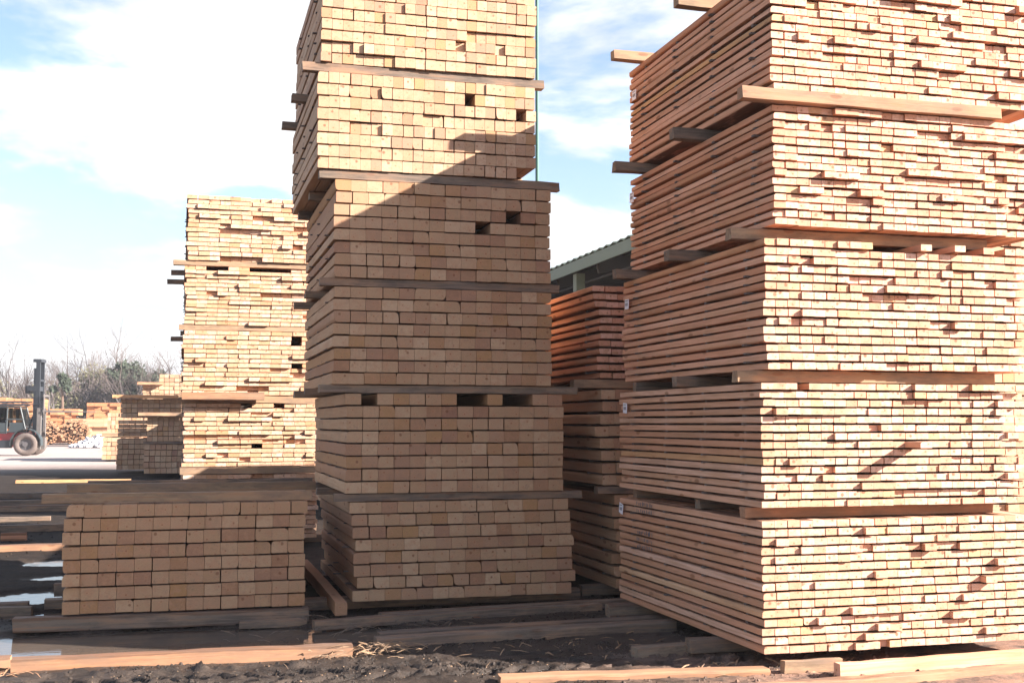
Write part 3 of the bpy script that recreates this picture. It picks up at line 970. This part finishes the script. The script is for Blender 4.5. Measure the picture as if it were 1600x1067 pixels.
bearer('b', 'bearer between the two bundles of the nearest shaded small stack', (-1.25, 42.7, 1.21), 2.3, 0.3, 0.085, M_OLD, seed=605)

# stacks farther back and to the right: they stand behind the tall stacks and shade the yard on the left
gH = 'stacks standing behind the tall stacks'
for (nm, x0, x1, yf, L, zs) in (('behind the middle stack', 3.0, 5.2, 23.0, 6.5, ((.15, 1.5), (1.6, 2.95), (3.05, 4.3))),
                                ('behind the golden left stack', 1.95, 4.1, 38.0, 3.3, ((.15, 1.2), (1.3, 2.3), (2.4, 3.35))),
                                ('beside the wide shaded stack', 1.95, 4.1, 41.9, 4.3, ((.15, 1.5), (1.6, 2.95), (3.05, 4.3), (4.4, 5.2))),
                                ('farthest of the rear row', 7.0, 9.2, 36.5, 6.0, ((.15, 1.5), (1.6, 2.95), (3.05, 4.4), (4.5, 5.6))),
                                ('behind the right-hand stack', 8.4, 10.6, 12.2, 3.6, ((.15, 1.5), (1.6, 2.95), (3.05, 4.3)))):
    for q, (z0, z1) in enumerate(zs):
        far_bundle('%s bundle of the stack %s' % (('lowest', 'second', 'third', 'fourth')[q], nm), x0, x1, z0, z1, yf, L, 9, 13, M_FAR, 700 + q, gH)

# red-brown board stacks far back
gD = 'red-brown board stacks at the far side of the yard'
for k, (x0, x1, yf, z1) in enumerate(((-19.5, -15.6, 118, 4.3), (-15.3, -12.3, 116, 4.15), (-12.0, -9.0, 114, 3.2), (-8.9, -5.4, 122, 3.9), (-24, -20, 121, 4.0))):
    lab = ('red-brown board stack behind the forklift cab', 'red-brown board stack right of the forklift mast', 'shaded red-brown board stack behind the forks',
           'low orange-brown board stack behind the white rubble', 'red-brown board stack at the far left edge')[k]
    far_bundle(lab, x0, x1, 0.1, z1, yf, 5, 11, 5, M_FARRED, 800 + k, gD, rag=0.2, skipp=0.06)
for k in range(3):
    far_bundle(('lowest', 'middle', 'top')[k] + ' layer of the long pale slab pile behind the round log bundle', -9.4 + k * .3, -4.6, 0.1 + k * 0.75, 0.8 + k * 0.75, 113 - k * .3, 4, 2, 2, M_FAR, 820 + k, 'pale slab pile')

# ------------------------------------------------------------------ round log bundles, rubble heap
M_LOG = wood('log_ends', [(0, (0.30, 0.15, 0.08)), (0.5, (0.40, 0.24, 0.14)), (1, (0.22, 0.11, 0.06))], .25, .25, islands=True, ring=.8)
for k, (cx_, cy_, rr, lab) in enumerate(((-11.6, 113, 1.05, 'round bundle of rough slabs and poles right behind the forklift mast'), (-8.6, 106, 1.12, 'large round bundle of rough slabs and poles beside the white rubble'))):
    root = thing('log_bundle', lab, 'log bundle', (cx_, cy_, 0), 0, 'round log bundles')
    rs = random.Random(k + 31)
    n = 0
    mb = MB()
    pts = []
    for _ in range(4000):
        a, r_ = rs.uniform(0, 2 * math.pi), rr * math.sqrt(rs.random())
        x, z = r_ * math.cos(a), rr + 0.02 + r_ * math.sin(a) * .95
        q = rs.uniform(.07, .17)
        if all((x - u) ** 2 + (z - v) ** 2 > (q + s_) ** 2 * .8 for u, v, s_ in pts):
            pts.append((x, z, q))
    for x, z, q in pts:
        y0 = rs.uniform(-.35, .25)
        mb.tube([(x, y0, z), (x + rs.uniform(-.1, .1), 3.2, z + rs.uniform(-.06, .06))], [q, q * .85], 7)
    o = mb.build('poles', M_LOG, root)
    o['kind'] = 'stuff'
    MB().tube([(math.cos(a) * rr * 1.02, .9, rr + .02 + math.sin(a) * rr * .99) for a in [2 * math.pi * i / 24 for i in range(25)]], 0.025, 5).build('strap', M_OLD, root)
M_RUB = simple('white_rubble', (0.62, 0.60, 0.60), 0.9, var=0.25, scale=2)
rs = random.Random(77)
mb = MB()
for _ in range(420):
    a, r_ = rs.uniform(0, 2 * math.pi), math.sqrt(rs.random())
    x, y = 2.3 * r_ * math.cos(a), 2.0 * r_ * math.sin(a)
    z = 1.05 * (1 - r_) * rs.uniform(.4, 1) + .05
    s_ = rs.uniform(.08, .26)
    mb.box((x, y, z), (s_ * rs.uniform(.7, 1.6), s_ * rs.uniform(.7, 1.4), s_ * rs.uniform(.5, 1)), rs.uniform(0, 3), rs.uniform(-.6, .6), rs.uniform(-.6, .6))
o = mb.build('rubble_heap', M_RUB)
o.location = (-6.2, 100, 0)
tag(o, 'heap of white rubble chunks beside the round log bundle', 'rubble heap', kind='stuff')

# ================================================================== SHED AND POLE
M_GREEN = simple('green_painted_steel', (0.10, 0.125, 0.075), 0.55, var=0.2, scale=3)
M_ROOFM = simple('ribbed_roof_sheet', (0.085, 0.115, 0.065), 0.5, var=0.2, scale=2)
M_DARKS = simple('shed_cladding', (0.03, 0.03, 0.027), 0.8, var=0.3, scale=1)
shed = thing('open_shed', 'open-sided green steel shed with ribbed roof behind the stacks', 'shed', (9.35, 22.5, -0.2))
SL = 34.0
n_ = 150
vs, fs = [], []
for i in range(n_ + 1):
    y = SL * i / n_
    zc = 0.045 if i % 2 == 0 else 0.0
    vs += [(-0.25, y, 6.02 + zc), (9.0, y, 7.9 + zc), (-0.25, y, 6.00 + zc - .006), (9.0, y, 7.88 + zc - .006)]
for i in range(n_):
    a = i * 4
    fs += [(a, a + 1, a + 5, a + 4), (a + 2, a + 6, a + 7, a + 3), (a, a + 4, a + 6, a + 2), (a + 1, a + 3, a + 7, a + 5)]
mesh_obj('roof', vs, fs, M_ROOFM, shed)
MB().box((-0.22, SL / 2, 5.86), (0.04, SL, 0.27)).build('fascia', M_ROOFM, shed)
for i in range(5):
    MB().box((-0.02, 4.8 + i * 6.0, 2.86), (0.22, 0.25, 5.72)).build('post', M_GREEN, shed)
for i in range(12):
    MB().box((4.4, 0.5 + i * 3.0, 6.62), (9.0, 0.12, 0.30), ry=-math.atan2(1.88, 9.25)).build('rafter', M_DARKS, shed)
for i in range(5):
    MB().box((0.8 + i * 1.9, SL / 2, 5.98 + (0.8 + i * 1.9) * .203), (0.08, SL, 0.10)).build('purlin', M_DARKS, shed)
MB().tube([(0.12, 0, 5.50), (0.12, SL, 5.50)], 0.03, 8).build('pipe', M_DARKS, shed)
MB().box((9.0, SL / 2, 3.9), (0.08, SL, 7.8)).build('rear_wall', M_DARKS, shed)
MB().box((4.5, SL, 3.3), (9.0, 0.08, 6.5)).build('end_wall', M_DARKS, shed)

M_POLE = simple('green_pole_paint', (0.04, 0.12, 0.09), 0.5, var=0.15)
pl = thing('light_pole', 'tall thin green pole rising beside the upper middle stack', 'pole', (8.26, 27.3, 0))
MB().tube([(0, 0, 0), (0, 0, 14.5)], [0.055, 0.035], 12).build('shaft', M_POLE, pl)
MB().box((0, 0, 0.15), (0.3, 0.3, 0.3)).build('base', M_GREEN, pl)

# ================================================================== FORKLIFT
M_RED = simple('red_paint', (0.50, 0.05, 0.06), 0.35, var=0.2, scale=2)
M_CAB = simple('grey_cab_paint', (0.035, 0.045, 0.048), 0.5, var=0.2)
M_BLACK = simple('dark_mast_steel', (0.022, 0.026, 0.032), 0.5, var=0.3)
M_LMAST = simple('dusty_mast_steel', (0.13, 0.115, 0.105), 0.6, var=0.3)
M_TYRE = simple('dusty_rubber', (0.13, 0.10, 0.085), 0.9, var=0.3, scale=4)
M_RIM = simple('wheel_steel', (0.11, 0.10, 0.10), 0.5, var=0.3)
m, t, b = new_mat('cab_glass')
b.inputs['Base Color'].default_value = (0.10, 0.13, 0.13, 1)
b.inputs['Roughness'].default_value = 0.05
b.inputs['Transmission Weight'].default_value = 1.0
b.inputs['IOR'].default_value = 1.05
M_GLASS = m
M_VEST = simple('hi_vis_cloth', (0.35, 0.85, 0.05), 0.7, var=0.1)
M_SKIN = simple('skin', (0.42, 0.25, 0.18), 0.6, var=0.05)
M_TROUS = simple('dark_trousers', (0.04, 0.045, 0.07), 0.8, var=0.1)
# local x = driving direction (to the right in the photo), y away from the camera
fk = thing('forklift', 'big red container forklift with tall dark mast facing right at the far left', 'forklift', (-8.7, 74.4, 0), R(-8))
fk.scale = (0.92, 0.92, 0.9)


def wheel(x, y, r_, wd, par):
    wroot = bpy.data.objects.new('wheel', None)
    link(wroot, par)
    wroot.location = (x, y, r_)
    prof = [(r_ * .52, -wd / 2), (r_ * .93, -wd / 2), (r_, -wd * .36), (r_, wd * .36), (r_ * .93, wd / 2), (r_ * .52, wd / 2)]
    N = 32
    vs, fs = [], []
    for i in range(N):
        a = 2 * math.pi * i / N
        k = 1.0 if i % 2 else .975
        for rr_, yy_ in prof:
            q = rr_ * (k if rr_ > r_ * .95 else 1)
            vs.append((math.cos(a) * q, yy_, math.sin(a) * q))
    n = len(prof)
    for i in range(N):
        for j in range(n):
            a, b_ = i * n + j, i * n + (j + 1) % n
            c_, d_ = ((i + 1) % N) * n + (j + 1) % n, ((i + 1) % N) * n + j
            fs.append((a, b_, c_, d_))
    mesh_obj('tyre', vs, fs, M_TYRE, wroot, True)
    mb = MB()
    mb.tube([(0, -wd * .30, 0), (0, wd * .3, 0)], r_ * .53, 24)
    mb.tube([(0, -wd * .42, 0), (0, -wd * .28, 0)], r_ * .22, 16)
    for i in range(8):
        a = 2 * math.pi * i / 8
        mb.tube([(math.cos(a) * r_ * .36, -wd * .34, math.sin(a) * r_ * .36), (math.cos(a) * r_ * .36, -wd * .28, math.sin(a) * r_ * .36)], 0.035, 6)
    mb.build('rim', M_RIM, wroot)


for yy in (-0.1, 2.0):
    wheel(0.0, yy, 0.74, 0.55, fk)
    wheel(-4.1, yy, 0.72, 0.5, fk)
ch = MB()
ch.prism([(-5.2, .55), (-1.0, .55), (-.95, 1.1), (-.4, 1.40), (.25, 1.40), (.25, 1.48), (-1.0, 1.50), (-2.6, 1.45), (-5.2, 1.52)], 0.25, 1.9)
ch.build('chassis', M_RED, fk)
MB().prism([(-5.9, .5), (-5.2, .5), (-5.2, 2.0), (-5.7, 1.95), (-5.95, 1.6)], 0.1, 2.0).build('counterweight', M_RED, fk)
fd = MB()
for i in range(9):
    a = math.pi * (0.02 + .96 * i / 8)
    fd.box((math.cos(a) * .92, 0.0, .80 + math.sin(a) * .92), (0.05, .62, .40), ry=-a)
fd.build('mudguard', M_CAB, fk)
MB().box((-1.35, -.05, .75), (.9, .3, .5)).build('step', M_BLACK, fk)
# cab frame
cb = MB()
for p0, p1 in (((-2.3, .0, 1.45), (-2.15, .0, 3.2)), ((-1.25, .0, 1.45), (-1.2, .0, 3.2)), ((-.05, .0, 1.5), (-.45, .0, 3.2)),
               ((-2.3, 1.5, 1.45), (-2.15, 1.5, 3.2)), ((-.05, 1.5, 1.5), (-.45, 1.5, 3.2)), ((-2.3, 0, 1.55), (-.1, 0, 1.55)), ((-2.15, 0, 3.15), (-.45, 0, 3.15)),
               ((-.05, .0, 1.85), (-.05, 1.5, 1.85)), ((-.45, 0, 3.15), (-.45, 1.5, 3.15)), ((-1.25, 0, 2.35), (-.2, 0, 2.35))):
    cb.tube([p0, p1], 0.055, 6)
cb.build('cab_frame', M_CAB, fk)
MB().box((-1.75, 0.0, 1.78), (1.0, 0.05, .7)).build('door', M_CAB, fk)
MB().box((-1.3, .75, 3.3), (2.1, 1.7, .12)).build('roof', M_BLACK, fk)
rg = MB()
for i in range(7):
    rg.box((-2.2 + i * .32, .75, 3.46), (.07, 1.6, .06))
rg.box((-1.3, 0.0, 3.5), (2.4, .06, .07)).box((-1.3, 1.5, 3.5), (2.4, .06, .07))
rg.build('roof_guard', M_BLACK, fk)
MB().box((-1.72, 0.0, 2.65), (.84, .02, .9)).build('window', M_GLASS, fk)
MB().box((-.78, 0.0, 2.7), (.62, .02, .72)).build('window', M_GLASS, fk)
MB().box((-1.72, 1.5, 2.45), (.84, .02, 1.3)).build('window', M_GLASS, fk)
MB().box((-.78, 1.5, 2.4), (.62, .02, 1.2)).build('window', M_GLASS, fk)
MB().box((-.62, .0, 1.85), (.9, .05, .6)).build('side_panel', M_CAB, fk)
MB().box((-.25, .75, 2.5), (.02, 1.4, 1.2), ry=-.28).build('windscreen', M_GLASS, fk)
MB().box((-1.9, .75, 2.0), (.5, .5, .25)).box((-2.08, .75, 2.4), (.14, .5, .7)).build('seat', M_BLACK, fk)
# mast
ms = MB()
for yy in (0.35, 1.35):
    ms.box((.52, yy, 3.95), (.26, .16, 4.7))
    ms.box((.34, yy, 3.2), (.16, .12, 5.0))
ms.box((.46, .85, 6.2), (.5, 1.2, .2)).box((.5, .85, 4.9), (.3, 1.2, .14)).box((.5, .85, 2.4), (.3, 1.2, .14))
ms.build('mast', M_BLACK, fk)
im = MB()
for yy in (.30, 1.40):
    im.box((.66, yy, 1.75), (.26, .20, 2.7))
im.build('outer_mast', M_LMAST, fk)
MB().tube([(.42, .85, 1.0), (.42, .85, 6.0)], .08, 10).build('lift_cylinder', M_BLACK, fk)
MB().tube([(-.1, .5, 1.5), (.4, .5, 3.0)], .07, 8).build('tilt_cylinder', M_BLACK, fk)
MB().box((.25, .85, 4.35), (.75, 1.2, .30)).box((-.12, .85, 4.3), (.3, .9, .5)).build('carriage', M_BLACK, fk)
MB().tube([(-.45, .2, 3.3), (.8, .2, 3.35)], .03, 6).build('hose', M_BLACK, fk)
fr = MB()
fr.box((.95, .2, 3.35), (.05, .14, 1.3)).box((.95, 1.5, 3.35), (.05, .14, 1.3)).box((.92, .85, 2.9), (.05, 1.5, .1)).box((.92, .85, 3.9), (.05, 1.5, .1))
fr.build('fork_frame', M_LMAST, fk)
for yy in (.3, 1.4):
    MB().prism([(.92, 2.82), (1.0, 2.82), (3.9, 2.84), (3.9, 2.88), (1.0, 2.94), (.92, 3.5)], yy - .08, yy + .08).build('fork', M_LMAST, fk)


# driver: one skinned body, seated
def skin_body(name, verts, edges, rads, mat, parent=None, sub=1):
    me = bpy.data.meshes.new(name)
    me.from_pydata(verts, edges, [])
    o = bpy.data.objects.new(name, me)
    link(o, parent)
    md = o.modifiers.new('skin', 'SKIN')
    md.use_smooth_shade = True
    sl_ = me.skin_vertices[0].data
    for i, r_ in enumerate(rads):
        sl_[i].radius = (r_, r_)
    sl_[0].use_root = True
    ss = o.modifiers.new('sub', 'SUBSURF')
    ss.levels = ss.render_levels = sub
    me.materials.append(mat)
    return o


dr = thing('person', 'driver in a bright green safety vest seated in the forklift cab', 'person', (0, 0, 0))
dm = Matrix.Translation(fk.location) @ Matrix.Rotation(R(-8), 4, 'Z') @ Matrix.Translation((-1.75, .75, 1.95))
dr.matrix_world = dm
V = [(0, 0, .10), (.02, 0, .32), (.04, 0, .50), (.05, 0, .60), (.07, 0, .72), (.08, 0, .82),
     (.18, -.11, .08), (.42, -.13, .06), (.46, -.13, -.32), (.60, -.13, -.36), (.18, .11, .08), (.42, .13, .06), (.46, .13, -.32), (.60, .13, -.36),
     (.05, -.19, .50), (.12, -.25, .24), (.34, -.18, .22), (.42, -.16, .25), (.05, .19, .50), (.12, .25, .24), (.34, .18, .22), (.42, .16, .25)]
E_ = [(0, 1), (1, 2), (2, 3), (3, 4), (4, 5), (0, 6), (6, 7), (7, 8), (8, 9), (0, 10), (10, 11), (11, 12), (12, 13), (2, 14), (14, 15), (15, 16), (16, 17), (2, 18), (18, 19), (19, 20), (20, 21)]
Rd = [.15, .14, .15, .055, .095, .075, .09, .065, .05, .04, .09, .065, .05, .04, .06, .045, .035, .035, .06, .045, .035, .035]
skin_body('body', V, E_, Rd, M_SKIN, dr, 2)
skin_body('vest', [(0, 0, .10), (.02, 0, .32), (.04, 0, .52)], [(0, 1), (1, 2)], [.175, .165, .175], M_VEST, dr, 2)
skin_body('trousers', [(0, 0, .06), (.18, -.11, .08), (.42, -.13, .06), (.46, -.13, -.28), (.18, .11, .08), (.42, .13, .06), (.46, .13, -.28)],
          [(0, 1), (1, 2), (2, 3), (0, 4), (4, 5), (5, 6)], [.165, .105, .085, .065, .105, .085, .065], M_TROUS, dr, 1)
skin_body('hair', [(.055, 0, .80), (.05, 0, .87), (.07, 0, .90)], [(0, 1), (1, 2)], [.088, .075, .04], M_TROUS, dr, 1)

# ================================================================== TREES
M_BARK = simple('grey_bark', (0.13, 0.11, 0.105), 0.9, var=0.25, scale=1)
M_TWIG = simple('bare_twigs', (0.105, 0.080, 0.070), 0.9, var=0.2, scale=.5)
M_PINE = simple('evergreen_needles', (0.036, 0.048, 0.026), 0.8, var=0.45, scale=1.2)
M_BUD = simple('yellow_green_buds', (0.13, 0.12, 0.055), 0.8, var=0.35, scale=1.0)
M_TRUNKP = simple('pine_trunk', (0.16, 0.10, 0.07), 0.9)


def bare_tree_meshes(seed, H, spreadk=1.0):
    rs = random.Random(seed)
    tr, cr = MB(), MB()

    def grow(p, d, L, r_, dep):
        n = 3
        pts = [p.copy()]
        dd = d.copy()
        for i in range(n):
            dd = (dd + Vector((rs.gauss(0, .10), rs.gauss(0, .10), rs.gauss(.03, .06)))).normalized()
            pts.append(pts[-1] + dd * L / n)
        rad = [r_ * (1 - .45 * i / n) for i in range(n + 1)]
        tgt = tr if dep <= 1 else cr
        tgt.tube(pts, rad, 5 if dep < 2 else 3, cap=False)
        if dep >= 6 or r_ < .007:
            return
        kk = rs.choice((2, 3, 3)) if dep < 5 else 2
        for _ in range(kk):
            i = rs.choice((1, 2, 3)) if dep else rs.choice((2, 3))
            ax = dd.orthogonal()
            ax.rotate(Matrix.Rotation(rs.uniform(0, 6.28), 3, dd))
            nd = dd.copy()
            nd.rotate(Matrix.Rotation(rs.uniform(.3, .85) * spreadk, 3, ax))
            grow(pts[i], nd, L * rs.uniform(.58, .82), rad[i] * rs.uniform(.55, .75), dep + 1)
        grow(pts[-1], dd, L * .72, rad[-1] * .8, dep + 1)

    grow(Vector((0, 0, -.1)), Vector((0, 0, 1)), H * .30, H * .013 + .05, 0)
    out = []
    for mb, mt in ((tr, M_BARK), (cr, M_TWIG)):
        me = bpy.data.meshes.new('tree')
        me.from_pydata(mb.v, [], mb.f)
        me.materials.append(mt)
        me.update()
        out.append(me)
    return out


def leafy_crown(seed, H, rx_, n, mat, lsize=.28, base=.35, blobs=16):
    rs = random.Random(seed)
    vs, fs = [], []
    cs = []
    for _ in range(blobs):
        a = rs.uniform(0, 6.28)
        z = rs.uniform(base, .95) * H
        k = math.sin(math.pi * (z / H - base * .6) / (1.05 - base * .6)) ** .7
        q = rx_ * k * rs.uniform(.1, .85)
        cs.append((q * math.cos(a), q * math.sin(a), z, rx_ * rs.uniform(.22, .45)))
    for i in range(n):
        cx_, cy_, cz_, r_ = rs.choice(cs)
        d = Vector((rs.gauss(0, 1), rs.gauss(0, 1), rs.gauss(0, .7))).normalized() * r_ * rs.random() ** .4
        c_ = Vector((cx_, cy_, cz_)) + d
        u = Vector((rs.gauss(0, 1), rs.gauss(0, 1), rs.gauss(0, 1))).normalized()
        v_ = u.orthogonal().normalized()
        s_ = lsize * rs.uniform(.5, 1.2)
        k = len(vs)
        vs += [c_ - u * s_, c_ + v_ * s_ * .5, c_ + u * s_, c_ - v_ * s_ * .5]
        fs.append((k, k + 1, k + 2, k + 3))
    me = bpy.data.meshes.new('crown')
    me.from_pydata([tuple(v) for v in vs], [], fs)
    me.materials.append(mat)
    me.update()
    return me


BT = [bare_tree_meshes(900 + i, 10.5) for i in range(5)]
gT = 'bare trees along the far edge of the yard'
rs = random.Random(12)
# azimuth measured from the camera: the tree line crosses the left of the photo
tree_px = [-95, -60, -30, -6, 14, 30, 47, 66, 84, 102, 118, 135, 150, 163, 178, 192, 206, 222, 238, 252, 268, 284, 300, 330]
f_px = 1846.0


def az_point(px, dist):
    a = R(15.6) + math.atan((px - 800) / f_px)
    return math.sin(a) * dist, math.cos(a) * dist


for k, px in enumerate(tree_px):
    D_ = rs.uniform(135, 175)
    x, y = az_point(px + rs.uniform(-5, 5), D_)
    D_ = D_ if not 170 < px < 250 else 172
    tall = {2: 1.12, 4: 1.12, 5: 1.05, 9: .85, 10: 1.15, 12: 1.18, 13: 1.05, 14: 1.1, 20: 1.12, 21: 1.22}.get(k, rs.uniform(.72, .98))
    root = thing('bare_tree', 'leafless grey tree %s in the row beyond the yard, counted from the left' % (
        ('first', 'second', 'third', 'fourth', 'fifth', 'sixth', 'seventh', 'eighth', 'ninth', 'tenth', 'eleventh', 'twelfth', 'thirteenth', 'fourteenth',
         'fifteenth', 'sixteenth', 'seventeenth', 'eighteenth', 'nineteenth', 'twentieth', 'twenty-first', 'twenty-second', 'twenty-third', 'twenty-fourth')[k]), 'tree', (x, y, 0), rs.uniform(0, 6.28), gT)
    me = BT[k % 5]
    s_ = tall * D_ / 150 * 1.32
    for nm, q in (('trunk', me[0]), ('crown', me[1])):
        o = bpy.data.objects.new(nm, q)
        link(o, root)
    root.scale = (s_ * 1.05, s_ * 1.05, s_)
for k, (px, hh, D_, lab) in enumerate(((97, 7.6, 138, 'small round evergreen tree behind the bare trees, left of centre in the gap'), (193, 8.9, 140, 'tall dark evergreen with flat broken crown behind the small stacks'),
                                      (212, 7.9, 142, 'evergreen between the tall dark one and the bushy one'), (232, 8.0, 139, 'bushy blue-green evergreen just left of the golden stack'))):
    x, y = az_point(px, D_)
    root = thing('evergreen_tree', lab, 'tree', (x, y, 0), 0, 'evergreens beyond the yard')
    o = bpy.data.objects.new('crown', leafy_crown(40 + k, hh, (1.1, 2.6, 2.0, 2.7)[k], (900, 2600, 1800, 2600)[k], M_PINE, .28, (.72, .5, .45, .4)[k]))
    link(o, root)
    MB().tube([(0, 0, -.1), (.1, 0, hh * .5), (0, .1, hh * .9)], [.22, .15, .05], 7).build('trunk', M_TRUNKP, root)
# budding bushes and brush that fill the foot of the tree line
for k, (px, hh, mt) in enumerate(((-70, 5.5, M_TWIG), (-20, 6.0, M_BUD), (25, 5.5, M_TWIG), (60, 5.2, M_BUD), (85, 5.0, M_BUD), (112, 6.0, M_TWIG), (140, 6.5, M_TWIG), (160, 8.0, M_BUD), (180, 7.4, M_TWIG), (205, 7.0, M_TWIG), (240, 6.5, M_BUD), (275, 6.0, M_TWIG), (320, 6, M_TWIG))):
    x, y = az_point(px, 148 + (k * 37) % 9)
    o = bpy.data.objects.new('brush_thicket', leafy_crown(60 + k, hh * 1.08, 5.0, 7500, mt, .19, .05, 46))
    link(o)
    o.location = (x, y, 0)
    tag(o, 'mass of leafless brush and saplings at the foot of the tree line', 'brush', 'brush along the tree line', 'stuff')
    o['label'] = ('greyish', 'yellow-green budding')[mt is M_BUD] + ' brush at the foot of the tree line, clump %s from the left' % (
        ('first', 'second', 'third', 'fourth', 'fifth', 'sixth', 'seventh', 'eighth', 'ninth', 'tenth', 'eleventh', 'twelfth', 'thirteenth')[k])

# grass verge far behind the right-hand stack
M_GRASS = simple('grass', (0.09, 0.16, 0.03), 0.9, var=0.4, scale=3)
rs = random.Random(5)
vs, fs = [], []
for _ in range(9000):
    x, y = rs.uniform(10.5, 16), rs.uniform(13.5, 24)
    h_ = rs.uniform(.08, .28)
    a = rs.uniform(0, 3.14)
    k = len(vs)
    vs += [(x - .02 * math.cos(a), y - .02 * math.sin(a), 0), (x + .02 * math.cos(a), y + .02 * math.sin(a), 0), (x + rs.uniform(-.06, .06), y + rs.uniform(-.06, .06), h_)]
    fs.append((k, k + 1, k + 2))
o = mesh_obj('grass', vs, fs, M_GRASS)
tag(o, 'strip of green grass glimpsed past the right-hand stack', 'grass', kind='stuff')

# ================================================================== AIR
me = bpy.data.meshes.new('haze')
hb = MB().box((0, 300, 7.2), (1230, 1230, 17.4))
me.from_pydata(hb.v, [], hb.f)
hz = link(bpy.data.objects.new('haze', me))
hz['kind'] = 'stuff'
hm = bpy.data.materials.new('hazy_air')
hm.use_nodes = True
hm.node_tree.nodes.remove(hm.node_tree.nodes['Principled BSDF'])
pv = hm.node_tree.nodes.new('ShaderNodeVolumePrincipled')
pv.inputs['Color'].default_value = (0.95, 0.96, 1.0, 1)
pv.inputs['Density'].default_value = 0.0005
pv.inputs['Anisotropy'].default_value = 0.2
hm.node_tree.links.new(pv.outputs[0], hm.node_tree.nodes['Material Output'].inputs['Volume'])
me.materials.append(hm)
SC.cycles.volume_bounces = 0
